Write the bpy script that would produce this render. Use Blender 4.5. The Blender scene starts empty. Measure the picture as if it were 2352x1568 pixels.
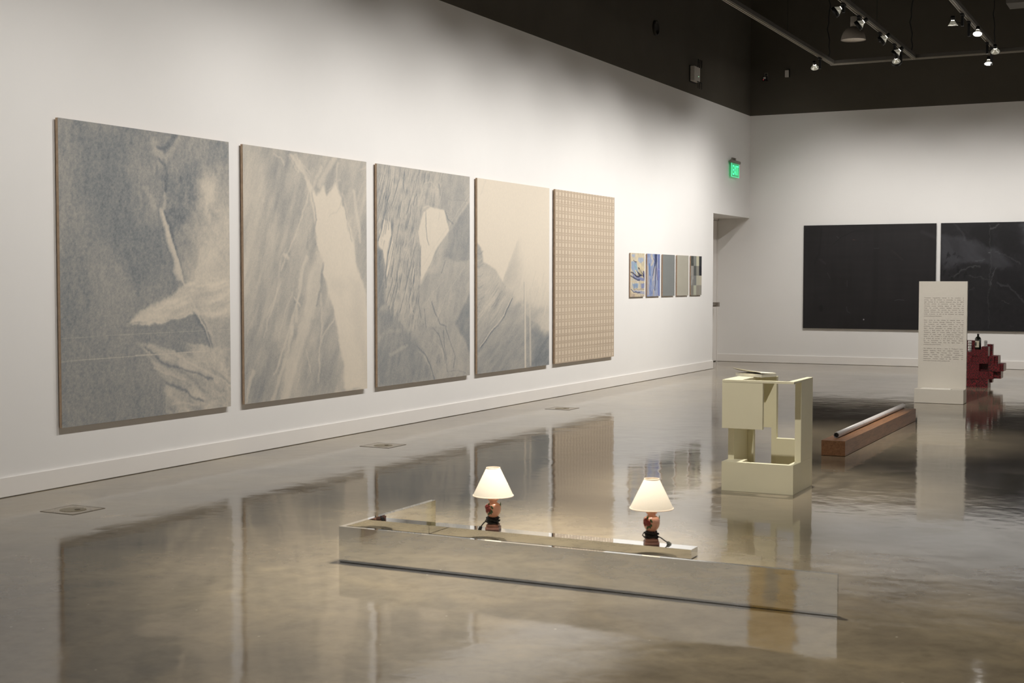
import bpy, bmesh, math, random
import numpy as np
from mathutils import Vector, Matrix
random.seed(4)
RNG = np.random.default_rng(7)
SC = bpy.context.scene
COL = SC.collection
PI = math.pi

# ------------------------------------------------------------------ helpers
def lin(c):
    return tuple(((x/255)/12.92 if x/255 <= .04045 else ((x/255+.055)/1.055)**2.4) for x in c)

def box(bm, x0, x1, y0, y1, z0, z1, mi=0, bevel=0.0):
    vs = [bm.verts.new((x, y, z)) for x in (x0, x1) for y in (y0, y1) for z in (z0, z1)]
    fs = [(0, 1, 3, 2), (4, 6, 7, 5), (0, 4, 5, 1), (2, 3, 7, 6), (0, 2, 6, 4), (1, 5, 7, 3)]
    faces = []
    for f in fs:
        fa = bm.faces.new([vs[i] for i in f]); fa.material_index = mi; faces.append(fa)
    if bevel > 0:
        es = list({e for f in faces for e in f.edges})
        r = bmesh.ops.bevel(bm, geom=es, offset=bevel, segments=2, affect='EDGES', profile=.6)
    return faces

def lathe(bm, prof, seg=32, mi=0, center=(0, 0, 0), M=None, cap=True):
    rings = []
    for (r, z) in prof:
        ring = []
        for i in range(seg):
            a = 2*PI*i/seg
            v = Vector((r*math.cos(a), r*math.sin(a), z))
            if M is not None: v = M @ v
            ring.append(bm.verts.new(v + Vector(center)))
        rings.append(ring)
    for a, b in zip(rings[:-1], rings[1:]):
        for i in range(seg):
            j = (i+1) % seg
            f = bm.faces.new((a[i], a[j], b[j], b[i])); f.material_index = mi; f.smooth = True
    if cap:
        f = bm.faces.new(list(reversed(rings[0]))); f.material_index = mi
        f = bm.faces.new(rings[-1]); f.material_index = mi
    return rings

def tube(bm, pts, r, seg=8, mi=0, cap=True):
    pts = [Vector(p) for p in pts]
    rings = []
    n = len(pts)
    up = Vector((0, 0, 1))
    prev = None
    for i, p in enumerate(pts):
        d = (pts[min(i+1, n-1)] - pts[max(i-1, 0)]).normalized()
        if prev is None:
            a = d.cross(up if abs(d.z) < .9 else Vector((1, 0, 0))).normalized()
        else:
            a = (prev - d*prev.dot(d)).normalized()
        prev = a
        b = d.cross(a).normalized()
        rr = r[i] if isinstance(r, (list, tuple)) else r
        rings.append([bm.verts.new(p + a*rr*math.cos(2*PI*k/seg) + b*rr*math.sin(2*PI*k/seg)) for k in range(seg)])
    for A, B in zip(rings[:-1], rings[1:]):
        for k in range(seg):
            j = (k+1) % seg
            f = bm.faces.new((A[k], B[k], B[j], A[j])); f.smooth = True; f.material_index = mi
    if cap:
        bm.faces.new(rings[0]).material_index = mi
        bm.faces.new(list(reversed(rings[-1]))).material_index = mi

def obj(name, bm, mats, parent=None, loc=None, rot=None, label=None):
    me = bpy.data.meshes.new(name)
    if isinstance(bm, bmesh.types.BMesh):
        bmesh.ops.recalc_face_normals(bm, faces=bm.faces)
        bm.to_mesh(me); bm.free()
    o = bpy.data.objects.new(name, me)
    COL.objects.link(o)
    for m in (mats if isinstance(mats, (list, tuple)) else [mats]): me.materials.append(m)
    if parent: o.parent = parent
    if loc: o.location = loc
    if rot: o.rotation_euler = rot
    if label: o['label'] = label
    return o

def thing(name, label, cat, loc=(0, 0, 0), rz=0, group=None):
    o = bpy.data.objects.new(name, None); COL.objects.link(o)
    o.empty_display_size = .1
    o.location = loc; o.rotation_euler = (0, 0, rz)
    o['label'] = label; o['category'] = cat
    if group: o['group'] = group
    return o

def tag(o, label, cat, group=None):
    o['label'] = label; o['category'] = cat
    if group: o['group'] = group
    return o

def struct(o):
    o['kind'] = 'structure'; return o

def copy_thing(root, loc, label, rz=None):
    r = root.copy(); COL.objects.link(r); r.location = loc; r['label'] = label
    if rz is not None: r.rotation_euler = (0, 0, rz)
    for ch in list(root.children):
        c = ch.copy(); COL.objects.link(c); c.parent = r
        for g in list(ch.children):
            d = g.copy(); COL.objects.link(d); d.parent = c
    return r

# ------------------------------------------------------------------ materials
def newmat(name):
    m = bpy.data.materials.new(name); m.use_nodes = True
    nt = m.node_tree
    return m, nt, nt.nodes['Principled BSDF']

def N(nt, typ, **kw):
    n = nt.nodes.new(typ)
    for k, v in kw.items():
        if k in n.inputs: n.inputs[k].default_value = v
        else: setattr(n, k, v)
    return n

def noise(nt, scale, detail=4, rough=.5, vec=None, dist=0):
    n = nt.nodes.new('ShaderNodeTexNoise')
    n.inputs['Scale'].default_value = scale; n.inputs['Detail'].default_value = detail
    n.inputs['Roughness'].default_value = rough; n.inputs['Distortion'].default_value = dist
    if vec is not None: nt.links.new(vec, n.inputs['Vector'])
    return n

def ramp(nt, src, stops):
    r = nt.nodes.new('ShaderNodeValToRGB')
    el = r.color_ramp.elements
    while len(el) < len(stops): el.new(.5)
    for e, (p, c) in zip(el, stops):
        e.position = p; e.color = (*c, 1) if len(c) == 3 else c
    nt.links.new(src, r.inputs['Fac'])
    return r

def mix(nt, fac, a, b, mode='MIX'):
    n = nt.nodes.new('ShaderNodeMix'); n.data_type = 'RGBA'; n.blend_type = mode
    for sock, v in ((n.inputs[0], fac), (n.inputs[6], a), (n.inputs[7], b)):
        if hasattr(v, 'is_output'): nt.links.new(v, sock)
        elif isinstance(v, (int, float)): sock.default_value = v
        else: sock.default_value = (*v, 1)
    return n.outputs[2]

def math_n(nt, op, a, b=None, clamp=False):
    n = nt.nodes.new('ShaderNodeMath'); n.operation = op; n.use_clamp = clamp
    for i, v in enumerate((a, b)):
        if v is None: continue
        if hasattr(v, 'is_output'): nt.links.new(v, n.inputs[i])
        else: n.inputs[i].default_value = v
    return n.outputs[0]

def simple(name, rgb, rough=.5, metal=0, var=.06, scale=30, bump=0, spec=.5, coat=0):
    m, nt, p = newmat(name)
    tc = nt.nodes.new('ShaderNodeTexCoord')
    n = noise(nt, scale, 5, .55, tc.outputs['Object'])
    c = lin(rgb)
    a = tuple(x*(1-var) for x in c); b = tuple(min(1, x*(1+var)) for x in c)
    r = ramp(nt, n.outputs['Fac'], [(.3, a), (.7, b)])
    nt.links.new(r.outputs[0], p.inputs['Base Color'])
    p.inputs['Roughness'].default_value = rough; p.inputs['Metallic'].default_value = metal
    p.inputs['Specular IOR Level'].default_value = spec
    p.inputs['Coat Weight'].default_value = coat
    if bump:
        b_ = nt.nodes.new('ShaderNodeBump'); b_.inputs['Strength'].default_value = 1; b_.inputs['Distance'].default_value = bump
        nt.links.new(n.outputs['Fac'], b_.inputs['Height']); nt.links.new(b_.outputs[0], p.inputs['Normal'])
    return m

def emissive(name, rgb, strength):
    m, nt, p = newmat(name)
    p.inputs['Base Color'].default_value = (*rgb, 1)
    p.inputs['Emission Color'].default_value = (*rgb, 1)
    p.inputs['Emission Strength'].default_value = strength
    return m

# wall paint
WALL = (232, 229, 225)
m_wall = simple('white_wall_paint', WALL, .75, var=.012, scale=1.3, spec=.25)
m_trim = simple('white_trim_paint', (236, 231, 225), .42, var=.01, scale=3)
m_dark = simple('dark_brown_upper_paint', (88, 83, 74), .85, var=.07, scale=1.2, spec=.2)
m_ceil = simple('black_ceiling_paint', (20, 19, 17), .9, spec=.1)
m_gap = simple('shadow_gap_dark', (26, 22, 20), .9)  # near-black tone for the shade under the mirrored panels, also on hidden cleats

def floor_material():
    m, nt, p = newmat('polished_concrete')
    tc = nt.nodes.new('ShaderNodeTexCoord'); V = tc.outputs['Object']
    big = noise(nt, .42, 5, .55, V, .6)
    mid = noise(nt, 1.7, 6, .6, V, .8)
    fine = noise(nt, 9, 6, .65, V, .3)
    c1 = ramp(nt, big.outputs['Fac'], [(.30, lin((110, 101, 88))), (.52, lin((129, 119, 102))), (.72, lin((145, 134, 113)))])
    c2 = ramp(nt, mid.outputs['Fac'], [(.28, (.39, .39, .40)), (.50, (.52, .515, .50)), (.72, (.69, .665, .61))])
    a = mix(nt, .9, c1.outputs[0], c2.outputs[0], 'OVERLAY')
    f = ramp(nt, fine.outputs['Fac'], [(.25, (.72, .72, .72)), (.5, (1, 1, 1)), (.8, (1.2, 1.18, 1.14))])
    a = mix(nt, .75, a, f.outputs[0], 'MULTIPLY')
    # reddish stains
    st = noise(nt, .9, 3, .5, V, .2)
    stm = ramp(nt, st.outputs['Fac'], [(.70, (0, 0, 0)), (.78, (1, 1, 1))])
    a = mix(nt, math_n(nt, 'MULTIPLY', stm.outputs[0], .25), a, lin((112, 78, 62)))
    # pale specks and scuffs
    vo = nt.nodes.new('ShaderNodeTexVoronoi'); vo.inputs['Scale'].default_value = 7.5
    nt.links.new(V, vo.inputs['Vector'])
    sp = ramp(nt, vo.outputs['Distance'], [(.032, (1, 1, 1)), (.052, (0, 0, 0))])
    pick = nt.nodes.new('ShaderNodeSeparateColor'); nt.links.new(vo.outputs['Color'], pick.inputs[0])
    gate = math_n(nt, 'GREATER_THAN', pick.outputs[0], .66)
    a = mix(nt, math_n(nt, 'MULTIPLY', math_n(nt, 'MULTIPLY', sp.outputs[0], gate), .55), a, lin((214, 205, 186)))
    vo2 = nt.nodes.new('ShaderNodeTexVoronoi'); vo2.inputs['Scale'].default_value = 3.2
    mp = nt.nodes.new('ShaderNodeMapping'); mp.inputs['Scale'].default_value = (.28, 1.6, 1); mp.inputs['Rotation'].default_value = (0, 0, .5)
    nt.links.new(V, mp.inputs[0]); nt.links.new(mp.outputs[0], vo2.inputs['Vector'])
    sp2 = ramp(nt, vo2.outputs['Distance'], [(.014, (1, 1, 1)), (.024, (0, 0, 0))])
    pk2 = nt.nodes.new('ShaderNodeSeparateColor'); nt.links.new(vo2.outputs['Color'], pk2.inputs[0])
    g2 = math_n(nt, 'GREATER_THAN', pk2.outputs[1], .6)
    a = mix(nt, math_n(nt, 'MULTIPLY', math_n(nt, 'MULTIPLY', sp2.outputs[0], g2), .5), a, lin((70, 60, 50)))
    # hairline joints running across the room
    sx = nt.nodes.new('ShaderNodeSeparateXYZ'); nt.links.new(V, sx.inputs[0])
    wob = noise(nt, 1.3, 3, .6, V)
    yy = math_n(nt, 'ADD', sx.outputs['Y'], math_n(nt, 'MULTIPLY', wob.outputs['Fac'], .10))
    for y0 in (13.9, 8.65, 19.3):
        d = math_n(nt, 'ABSOLUTE', math_n(nt, 'SUBTRACT', yy, y0))
        k = math_n(nt, 'MULTIPLY', math_n(nt, 'LESS_THAN', d, .0045), .45)
        a = mix(nt, k, a, lin((80, 72, 62)))
    nt.links.new(a, p.inputs['Base Color'])
    rr = ramp(nt, mid.outputs['Fac'], [(.3, (.04, .04, .04)), (.75, (.11, .11, .11))])
    nt.links.new(rr.outputs[0], p.inputs['Roughness'])
    p.inputs['IOR'].default_value = 1.5
    # gentle trowel waves
    w1 = noise(nt, 2.2, 2, .5, V, .4); w2 = noise(nt, 9, 2, .5, V)
    h = math_n(nt, 'ADD', math_n(nt, 'MULTIPLY', w1.outputs['Fac'], 1.0), math_n(nt, 'MULTIPLY', w2.outputs['Fac'], .24))
    w3 = noise(nt, 38, 2, .5, V)
    h = math_n(nt, 'ADD', h, math_n(nt, 'MULTIPLY', w3.outputs['Fac'], .03))
    b = nt.nodes.new('ShaderNodeBump'); b.inputs['Strength'].default_value = 1; b.inputs['Distance'].default_value = .0022
    nt.links.new(h, b.inputs['Height']); nt.links.new(b.outputs[0], p.inputs['Normal'])
    return m
m_floor = floor_material()

m_mirror, _nt, _p = newmat('mirror_acrylic')
_tc = _nt.nodes.new('ShaderNodeTexCoord'); _n = noise(_nt, 2.5, 2, .4, _tc.outputs['Object'])
_r = ramp(_nt, _n.outputs['Fac'], [(.3, (.86, .87, .86)), (.7, (.90, .90, .89))])
_nt.links.new(_r.outputs[0], _p.inputs['Base Color']); _p.inputs['Metallic'].default_value = 1; _p.inputs['Roughness'].default_value = .012
_b = _nt.nodes.new('ShaderNodeBump'); _b.inputs['Distance'].default_value = .0002; _nt.links.new(_n.outputs['Fac'], _b.inputs['Height']); _nt.links.new(_b.outputs[0], _p.inputs['Normal'])
m_edge = simple('cut_mirror_edge', (196, 205, 200), .12, metal=.7, spec=.6)
m_cream = simple('cream_sculpture_paint', (229, 223, 194), .45, var=.015, scale=4)
m_black = simple('black_plastic', (16, 15, 15), .45)
m_black_metal = simple('black_metal', (14, 14, 14), .4, metal=.2)
m_track = simple('brushed_track_aluminium', (96, 92, 86), .45, metal=.3, scale=6)
m_cable = simple('dark_cable', (30, 28, 26), .6)
m_chrome = simple('chrome', (215, 215, 215), .15, metal=1)

# ------------------------------------------------------------------ room
L = 24.404; HB = 4.517; TOP = 7.6; XR = 14.0; YF = -5.0
bm = bmesh.new(); box(bm, -1.0, XR, YF-.2, L+.3, -.2, 0)
floor = struct(obj('floor', bm, m_floor))
bm = bmesh.new(); box(bm, -.3, XR+.3, YF-.3, L+.3, TOP, TOP+.2)
struct(obj('ceiling', bm, m_ceil))

DY0, DZ, DX = 22.30, 2.65, -.61
bm = bmesh.new()
box(bm, -.2, 0, YF, DY0, 0, HB)
box(bm, -.62, 0, DY0, L, DZ, HB)
box(bm, -.2, 0, YF, L, HB, TOP, 1)
box(bm, -.85, -.2, DY0-.2, DY0, 0, HB)          # reveal side
box(bm, -.85, -.66, DY0, L, DZ, HB)
struct(obj('wall_left', bm, [m_wall, m_dark]))
bm = bmesh.new()
box(bm, -.85, XR, L, L+.2, 0, HB); box(bm, -.85, XR, L, L+.2, HB, TOP, 1)
struct(obj('wall_back', bm, [m_wall, m_dark]))
bm = bmesh.new()
box(bm, XR, XR+.2, YF, L, 0, HB); box(bm, XR, XR+.2, YF, L, HB, TOP, 1)
struct(obj('wall_right', bm, [m_wall, m_dark]))
bm = bmesh.new()
box(bm, -.2, XR+.2, YF-.2, YF, 0, HB); box(bm, -.2, XR+.2, YF-.2, YF, HB, TOP, 1)
struct(obj('wall_front', bm, [m_wall, m_dark]))

def baseboard(name, x0, x1, y0, y1):
    bm = bmesh.new(); box(bm, x0, x1, y0, y1, .004, .139, 0, .0025)
    o = obj(name, bm, m_trim); struct(o)
    return o
baseboard('baseboard_left', 0, .016, YF+.02, DY0)
baseboard('baseboard_back', -.60, XR-.02, L-.016, L)
baseboard('baseboard_right', XR-.016, XR, YF+.02, L-.02)
baseboard('baseboard_front', .02, XR-.02, YF, YF+.016)

# door in the recess
dr = bpy.data.objects.new('door_1', None); COL.objects.link(dr); dr.location = (DX, (DY0+L)/2, 0); dr['kind'] = 'structure'
W2 = (L-DY0)/2
bm = bmesh.new(); box(bm, -.045, 0, -W2+.06, W2-.03, .012, DZ-.04, 0, .003)
obj('door_panel', bm, m_trim, dr)
bm = bmesh.new(); box(bm, -.05, .02, -W2, -W2+.055, 0, DZ); box(bm, -.05, .02, W2-.022, W2, 0, DZ); box(bm, -.05, .02, -W2, W2, DZ-.035, DZ)
obj('door_frame', bm, m_trim, dr)
bm = bmesh.new()
box(bm, .0, .05, W2-.75, W2-.30, 1.03, 1.10, 0, .004); box(bm, .05, .155, W2-.40, W2-.31, 1.025, 1.105, 0, .006)
box(bm, .02, .11, -W2+.5, W2-.31, 1.045, 1.085, 0, .006)
obj('push_bar', bm, simple('grey_push_bar_metal', (150, 142, 132), .4, metal=.5), dr)

# ------------------------------------------------------------------ painted canvases (procedural pigment fields)
def vnoise(X, Y, seed):
    """smooth value noise on arrays"""
    xi = np.floor(X).astype(np.int64); yi = np.floor(Y).astype(np.int64)
    fx = X-xi; fy = Y-yi
    fx = fx*fx*(3-2*fx); fy = fy*fy*(3-2*fy)
    def h(a, b):
        n = (a*374761393 + b*668265263 + seed*1274126177) & 0xffffffff
        n = ((n ^ (n >> 13))*1274126177) & 0xffffffff
        return ((n ^ (n >> 16)) & 0xffff)/65535.0
    return (h(xi, yi)*(1-fx)+h(xi+1, yi)*fx)*(1-fy)+(h(xi, yi+1)*(1-fx)+h(xi+1, yi+1)*fx)*fy

def fbm(X, Y, sx, sy, seed, ang=0, octv=5, gain=.55):
    c, s = math.cos(ang), math.sin(ang)
    A = (X*c+Y*s)*sx; B = (-X*s+Y*c)*sy
    t = np.zeros_like(X); a = 1; tot = 0
    for o in range(octv):
        t += a*vnoise(A*(2**o)+17.3*o, B*(2**o)+9.1*o, seed+o); tot += a; a *= gain
    return (t/tot-.5)*2

def sstep(x, a, b):
    t = np.clip((x-a)/(b-a), 0, 1); return t*t*(3-2*t)

class Canvas:
    """pigment field; strokes are given in reference-sketch coordinates and mapped through a homography"""
    def __init__(s, nu, nv, quad, wm, hm, base):
        s.nu, s.nv, s.wm, s.hm = nu, nv, wm, hm
        u, v = np.meshgrid(np.linspace(0, 1, nu), np.linspace(0, 1, nv))
        s.u, s.v = u, v
        A = []
        for (X, Y), (a, b) in zip(quad, [(0, 1), (1, 1), (1, 0), (0, 0)]):
            A.append([a, b, 1, 0, 0, 0, -a*X, -b*X, X]); A.append([0, 0, 0, a, b, 1, -a*Y, -b*Y, Y])
        A = np.array(A, float); h = np.linalg.solve(A[:, :8], A[:, 8])
        w = h[6]*u+h[7]*v+1
        s.X = (h[0]*u+h[1]*v+h[2])/w; s.Y = (h[3]*u+h[4]*v+h[5])/w
        s.x = u*wm; s.y = v*hm
        s.c = np.zeros((nv, nu, 3)); s.c[:] = lin(base)
    def put(s, mask, rgb):
        m = np.clip(mask, 0, 1)[..., None]; s.c = s.c*(1-m)+np.array(lin(rgb))*m
    def seg(s, pts, w, soft=1.0, warp=0, wseed=3):
        X = s.X; Y = s.Y
        if warp:
            X = X+warp*fbm(s.x, s.y, 3, 3, wseed); Y = Y+warp*fbm(s.x, s.y, 3, 3, wseed+50)
        best = np.full(X.shape, 1e9)
        for i in range(len(pts)-1):
            (ax, ay), (bx, by) = pts[i], pts[i+1]
            dx, dy = bx-ax, by-ay; L2 = dx*dx+dy*dy+1e-9
            t = np.clip(((X-ax)*dx+(Y-ay)*dy)/L2, 0, 1)
            tt = (i+t)/(len(pts)-1)
            ww = w if not isinstance(w, tuple) else w[0]+(w[1]-w[0])*tt
            d = np.hypot(X-ax-t*dx, Y-ay-t*dy)/np.maximum(ww*.5, .3)
            best = np.minimum(best, d)
        return 1-sstep(best, 1-.5*soft, 1+.8*soft)
    def poly(s, pts, soft=6, warp=0, wseed=3):
        X = s.X; Y = s.Y
        if warp:
            X = X+warp*fbm(s.x, s.y, 4, 4, wseed); Y = Y+warp*fbm(s.x, s.y, 4, 4, wseed+50)
        ins = np.zeros(X.shape, bool); d = np.full(X.shape, 1e9); n = len(pts)
        for i in range(n):
            (ax, ay), (bx, by) = pts[i], pts[(i+1) % n]
            c = ((ay > Y) != (by > Y)) & (X < (bx-ax)*(Y-ay)/((by-ay) if by != ay else 1e-9)+ax)
            ins ^= c
            dx, dy = bx-ax, by-ay; L2 = dx*dx+dy*dy+1e-9
            t = np.clip(((X-ax)*dx+(Y-ay)*dy)/L2, 0, 1)
            d = np.minimum(d, np.hypot(X-ax-t*dx, Y-ay-t*dy))
        sd = np.where(ins, -d, d)
        return 1-sstep(sd, -soft, soft)

def weave_mat(name, grain=.10, scale=260, rough=.85):
    m, nt, p = newmat(name)
    at = nt.nodes.new('ShaderNodeAttribute'); at.attribute_name = 'pigment'
    tc = nt.nodes.new('ShaderNodeTexCoord')
    n = noise(nt, scale, 2, .6, tc.outputs['Object'])
    r = ramp(nt, n.outputs['Fac'], [(.25, (1-grain,)*3), (.75, (1+grain,)*3)])
    c = mix(nt, 1, at.outputs['Color'], r.outputs[0], 'MULTIPLY')
    nt.links.new(c, p.inputs['Base Color']); p.inputs['Roughness'].default_value = rough
    p.inputs['Specular IOR Level'].default_value = .25
    return m
m_canvas = weave_mat('painted_canvas', .06)
m_canvas_black = weave_mat('black_painted_canvas', .18, 200, .5)
m_side = simple('raw_linen_canvas_side', (182, 158, 134), .9, var=.12, scale=25)

def canvas_mesh(cv, parent, mat, axis):
    """front sheet of the painting: a fine grid whose points carry the pigment"""
    nu, nv = cv.nu, cv.nv
    co = np.zeros((nv*nu, 3))
    if axis == 'x':      # hangs on the left wall, faces +x
        co[:, 1] = (cv.u*cv.wm-cv.wm/2).ravel(); co[:, 2] = (cv.v*cv.hm).ravel()
    else:                # hangs on the back wall, faces -y
        co[:, 0] = (cv.u*cv.wm-cv.wm/2).ravel(); co[:, 2] = (cv.v*cv.hm).ravel()
    i = np.arange(nv*nu).reshape(nv, nu)
    q = np.stack([i[:-1, :-1], i[:-1, 1:], i[1:, 1:], i[1:, :-1]], -1).reshape(-1, 4)
    me = bpy.data.meshes.new('canvas')
    me.vertices.add(len(co)); me.vertices.foreach_set('co', co.ravel())
    me.loops.add(q.size); me.loops.foreach_set('vertex_index', q.ravel().astype(np.int32))
    me.polygons.add(len(q)); me.polygons.foreach_set('loop_start', np.arange(0, q.size, 4, dtype=np.int32))
    me.update(calc_edges=True)
    a = me.color_attributes.new('pigment', 'FLOAT_COLOR', 'POINT')
    col = np.ones((nv*nu, 4)); col[:, :3] = np.clip(cv.c.reshape(-1, 3), 0, 1)
    a.data.foreach_set('color', col.ravel().astype(np.float32))
    me.materials.append(mat)
    o = bpy.data.objects.new('canvas', me); COL.objects.link(o); o.parent = parent
    return o

def hang(cv, label, cat, pos, axis, group, mat, side, thick=.024, off=.040, z0=.434):
    """pos = centre along the wall; the cleat holds the stretcher a little off the wall"""
    if axis == 'x':
        t = thing('canvas_painting', label, cat, (0, pos, z0), 0, group)
        f = canvas_mesh(cv, t, mat, axis); f.location = (off, 0, 0)
        w = cv.wm/2
        bm = bmesh.new(); box(bm, off-thick, off-.0012, -w, w, 0, cv.hm, 0, .0)
        obj('stretcher_frame', bm, side, t)
        bm = bmesh.new(); box(bm, 0, off-thick, -w*.75, w*.75, cv.hm*.72, cv.hm*.78)
        obj('wall_cleat', bm, m_gap, t)
    else:
        t = thing('canvas_painting', label, cat, (pos, L, z0), 0, group)
        f = canvas_mesh(cv, t, mat, axis); f.location = (0, -off, 0)
        w = cv.wm/2
        bm = bmesh.new(); box(bm, -w, w, -off+.0012, -off+thick, 0, cv.hm)
        obj('stretcher_frame', bm, side, t)
        bm = bmesh.new(); box(bm, -w*.75, w*.75, -off+thick, 0, cv.hm*.72, cv.hm*.78)
        obj('wall_cleat', bm, m_gap, t)
    return t

HP = 2.230
INK = (131, 134, 135); CREAM = (219, 207, 189); DARKINK = (100, 104, 109)
GP = 'large grey and cream canvases in a row on the left wall'

def inkcanvas(nu, nv, quad, w, ink):
    c = Canvas(nu, nv, quad, w, HP, (0, 0, 0)); c.ink = np.full((nv, nu), float(ink)); return c
def setink(c, mask, val): m = np.clip(mask, 0, 1); c.ink = c.ink*(1-m)+val*m
def organic(c, amps=((.030, 4, 1), (.012, 14, 2), (.006, 40, 3)), seed=140):
    dx = np.zeros_like(c.x); dy = np.zeros_like(c.x)
    for a, sc_, k in amps:
        dx += a*fbm(c.x, c.y, sc_, sc_, seed+k*7, octv=2); dy += a*fbm(c.x, c.y, sc_, sc_, seed+k*7+3, octv=2)
    U = np.clip((c.u+dx/c.wm)*(c.nu-1), 0, c.nu-1.001); V_ = np.clip((c.v+dy/c.hm)*(c.nv-1), 0, c.nv-1.001)
    i0 = U.astype(int); j0 = V_.astype(int); fu_ = U-i0; fv_ = V_-j0; k = c.ink
    c.ink = (k[j0, i0]*(1-fu_)+k[j0, i0+1]*fu_)*(1-fv_)+(k[j0+1, i0]*(1-fu_)+k[j0+1, i0+1]*fu_)*fv_
def organic_rgb(c, k):
    for ch in range(3):
        c.ink = c.c[..., ch]; organic(c, ((.010*k, 8, 1), (.006*k, 26, 2), (.003*k, 70, 3))); c.c[..., ch] = c.ink
def blur(a, n=1):
    for _ in range(n):
        p_ = np.pad(a, 1, mode='edge'); a = (p_[1:-1, 1:-1]*4+p_[:-2, 1:-1]+p_[2:, 1:-1]+p_[1:-1, :-2]+p_[1:-1, 2:])/8
    return a
def develop(c, gr=.10, warp=1.0, fib=None, post=()):
    if warp: organic(c, tuple((a*warp, b, k) for a, b, k in ((.030, 4, 1), (.012, 14, 2), (.006, 40, 3))))
    c.ink = blur(c.ink, 2)
    for pts, w, s_, v in post: setink(c, c.seg(pts, w, 1)*s_, v)
    if fib: c.ink += fib[0]*fbm(c.X, c.Y, fib[1], fib[2], 95, ang=fib[3], octv=4)*sstep(c.ink, .12, .45)
    i = c.ink+gr*fbm(c.x, c.y, 60, 60, 91, octv=2)+(RNG.random(c.ink.shape)-.5)*.16*sstep(c.ink, .02, .5)
    i = np.clip(i, 0, 1.25)
    a, b, d = (np.array(lin(k)) for k in (CREAM, INK, DARKINK))
    t = np.clip(i, 0, 1)[..., None]; c.c = a*(1-t)+b*t
    e = np.clip(i-1, 0, .25)[..., None]*4; c.c = c.c*(1-e)+d*e

# painting 1: grey washes with a pale triangular fold at right
c = inkcanvas(330, 380, [(70, 60), (860, 173), (864, 1393), (78, 1493)], 1.93, .86)
mott = fbm(c.x, c.y, 26, 18, 5, octv=4); cloud = fbm(c.x, c.y, 2.2, 1.1, 11)
vst = fbm(c.x, c.y, 34, 9, 6, octv=4)
c.ink += .16*cloud + .16*vst*(.45+.55*sstep(-c.Y, -1150, -300)) + .08*mott
setink(c, c.poly([(160, 100), (400, 130), (430, 500), (380, 700), (240, 640), (170, 400)], 60, 40)*.45, 1.12)
setink(c, c.poly([(400, 560), (560, 560), (560, 740), (420, 860), (380, 760)], 40, 30)*.5, 1.1)
setink(c, c.poly([(250, 620), (380, 740), (420, 900), (300, 1000), (240, 800)], 50, 30)*.5, .72)
R = c.poly([(735, 330), (870, 280), (870, 1400), (700, 1400), (640, 1000), (660, 700), (700, 520)], 70, 60)
setink(c, R*np.clip(.72+.75*fbm(c.x, c.y, 6, 5, 21)+.25*fbm(c.x, c.y, 24, 20, 22), 0, 1), .16)
setink(c, c.poly([(780, 560), (870, 500), (870, 980), (760, 960), (720, 760)], 60, 60)*.6, .10)
setink(c, c.poly([(560, 330), (690, 300), (700, 460), (660, 690), (590, 520)], 35, 40)*(.4+.4*mott), 1.12)
setink(c, c.poly([(640, 260), (740, 270), (740, 320), (690, 470), (650, 420)], 30, 30)*(.35+.5*mott), 1.15)
setink(c, c.seg([(505, 180), (520, 230), (560, 240), (600, 190), (615, 145)], 26, 1.2, 6)*.6, .5)
setink(c, c.seg([(530, 210), (560, 215), (590, 175), (600, 150)], 16, 1.2, 5)*.8, 1.12)
setink(c, c.seg([(535, 260), (565, 290), (566, 400)], 10, 1, 5)*.7, 1.15)
setink(c, c.seg([(560, 405), (566, 470)], (8, 16), .9, 3)*.7, .42)
for dx, v, w in ((-12, 1.12, 12), (0, .30, 22), (18, 1.1, 10)):
    setink(c, c.seg([(550+dx, 480), (575+dx, 560), (600+dx, 680), (632+dx, 800)], w, .9, 7)*.8, v)
setink(c, c.seg([(560, 500), (585, 600), (612, 700), (640, 800)], (10, 20), .9, 6), .22)
setink(c, c.seg([(470, 380), (505, 440), (520, 480)], 18, 1.3, 14)*.6, .5)
wedge = c.poly([(412, 1016), (455, 950), (520, 905), (580, 890), (680, 820), (870, 800), (870, 962), (720, 974), (560, 994)], 9, 22)
setink(c, wedge*.92, .20+.50*np.clip(fbm(c.X, c.Y, .010, .045, 31, ang=-.22), -1, 1))
setink(c, c.seg([(420, 1018), (560, 998), (720, 980), (800, 970)], 5, 1), .1)
setink(c, c.poly([(422, 1026), (720, 984), (745, 1000), (790, 1110), (430, 1098)], 5, 3), .86+.05*mott)
setink(c, c.poly([(740, 975), (870, 975), (870, 1100), (790, 1100)], 12, 10)*.55, .7)
fan = c.poly([(430, 1098), (540, 1125), (640, 1160), (770, 1210), (870, 1260), (870, 1400), (560, 1440), (560, 1290), (500, 1200)], 8, 16)
st = np.clip(fbm(c.X, c.Y, .006, .04, 41, ang=.55), -1, 1)
setink(c, fan*.85, np.clip(.50+.62*st+.2*mott, .10, 1.05))
for k, a in enumerate([[(600, 1140), (660, 1190), (760, 1250), (860, 1300)], [(470, 1130), (560, 1200), (650, 1230), (780, 1280)], [(510, 1220), (570, 1250), (640, 1290)], [(590, 1375), (660, 1380), (720, 1395)], [(560, 1300), (640, 1330), (740, 1380)]]):
    setink(c, c.seg(a, 8, 1, 5)*.8, (.2, 1.05, .25, .2, 1.05)[k])
setink(c, c.seg([(640, 800), (720, 975), (775, 1105)], (7, 4), .8, 2), .2)
setink(c, c.seg([(700, 975), (772, 1100)], 10, 1.2, 2)*.5, 1.15)
setink(c, c.seg([(560, 130), (860, 175)], 5, 1)*.4, .5)
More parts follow.
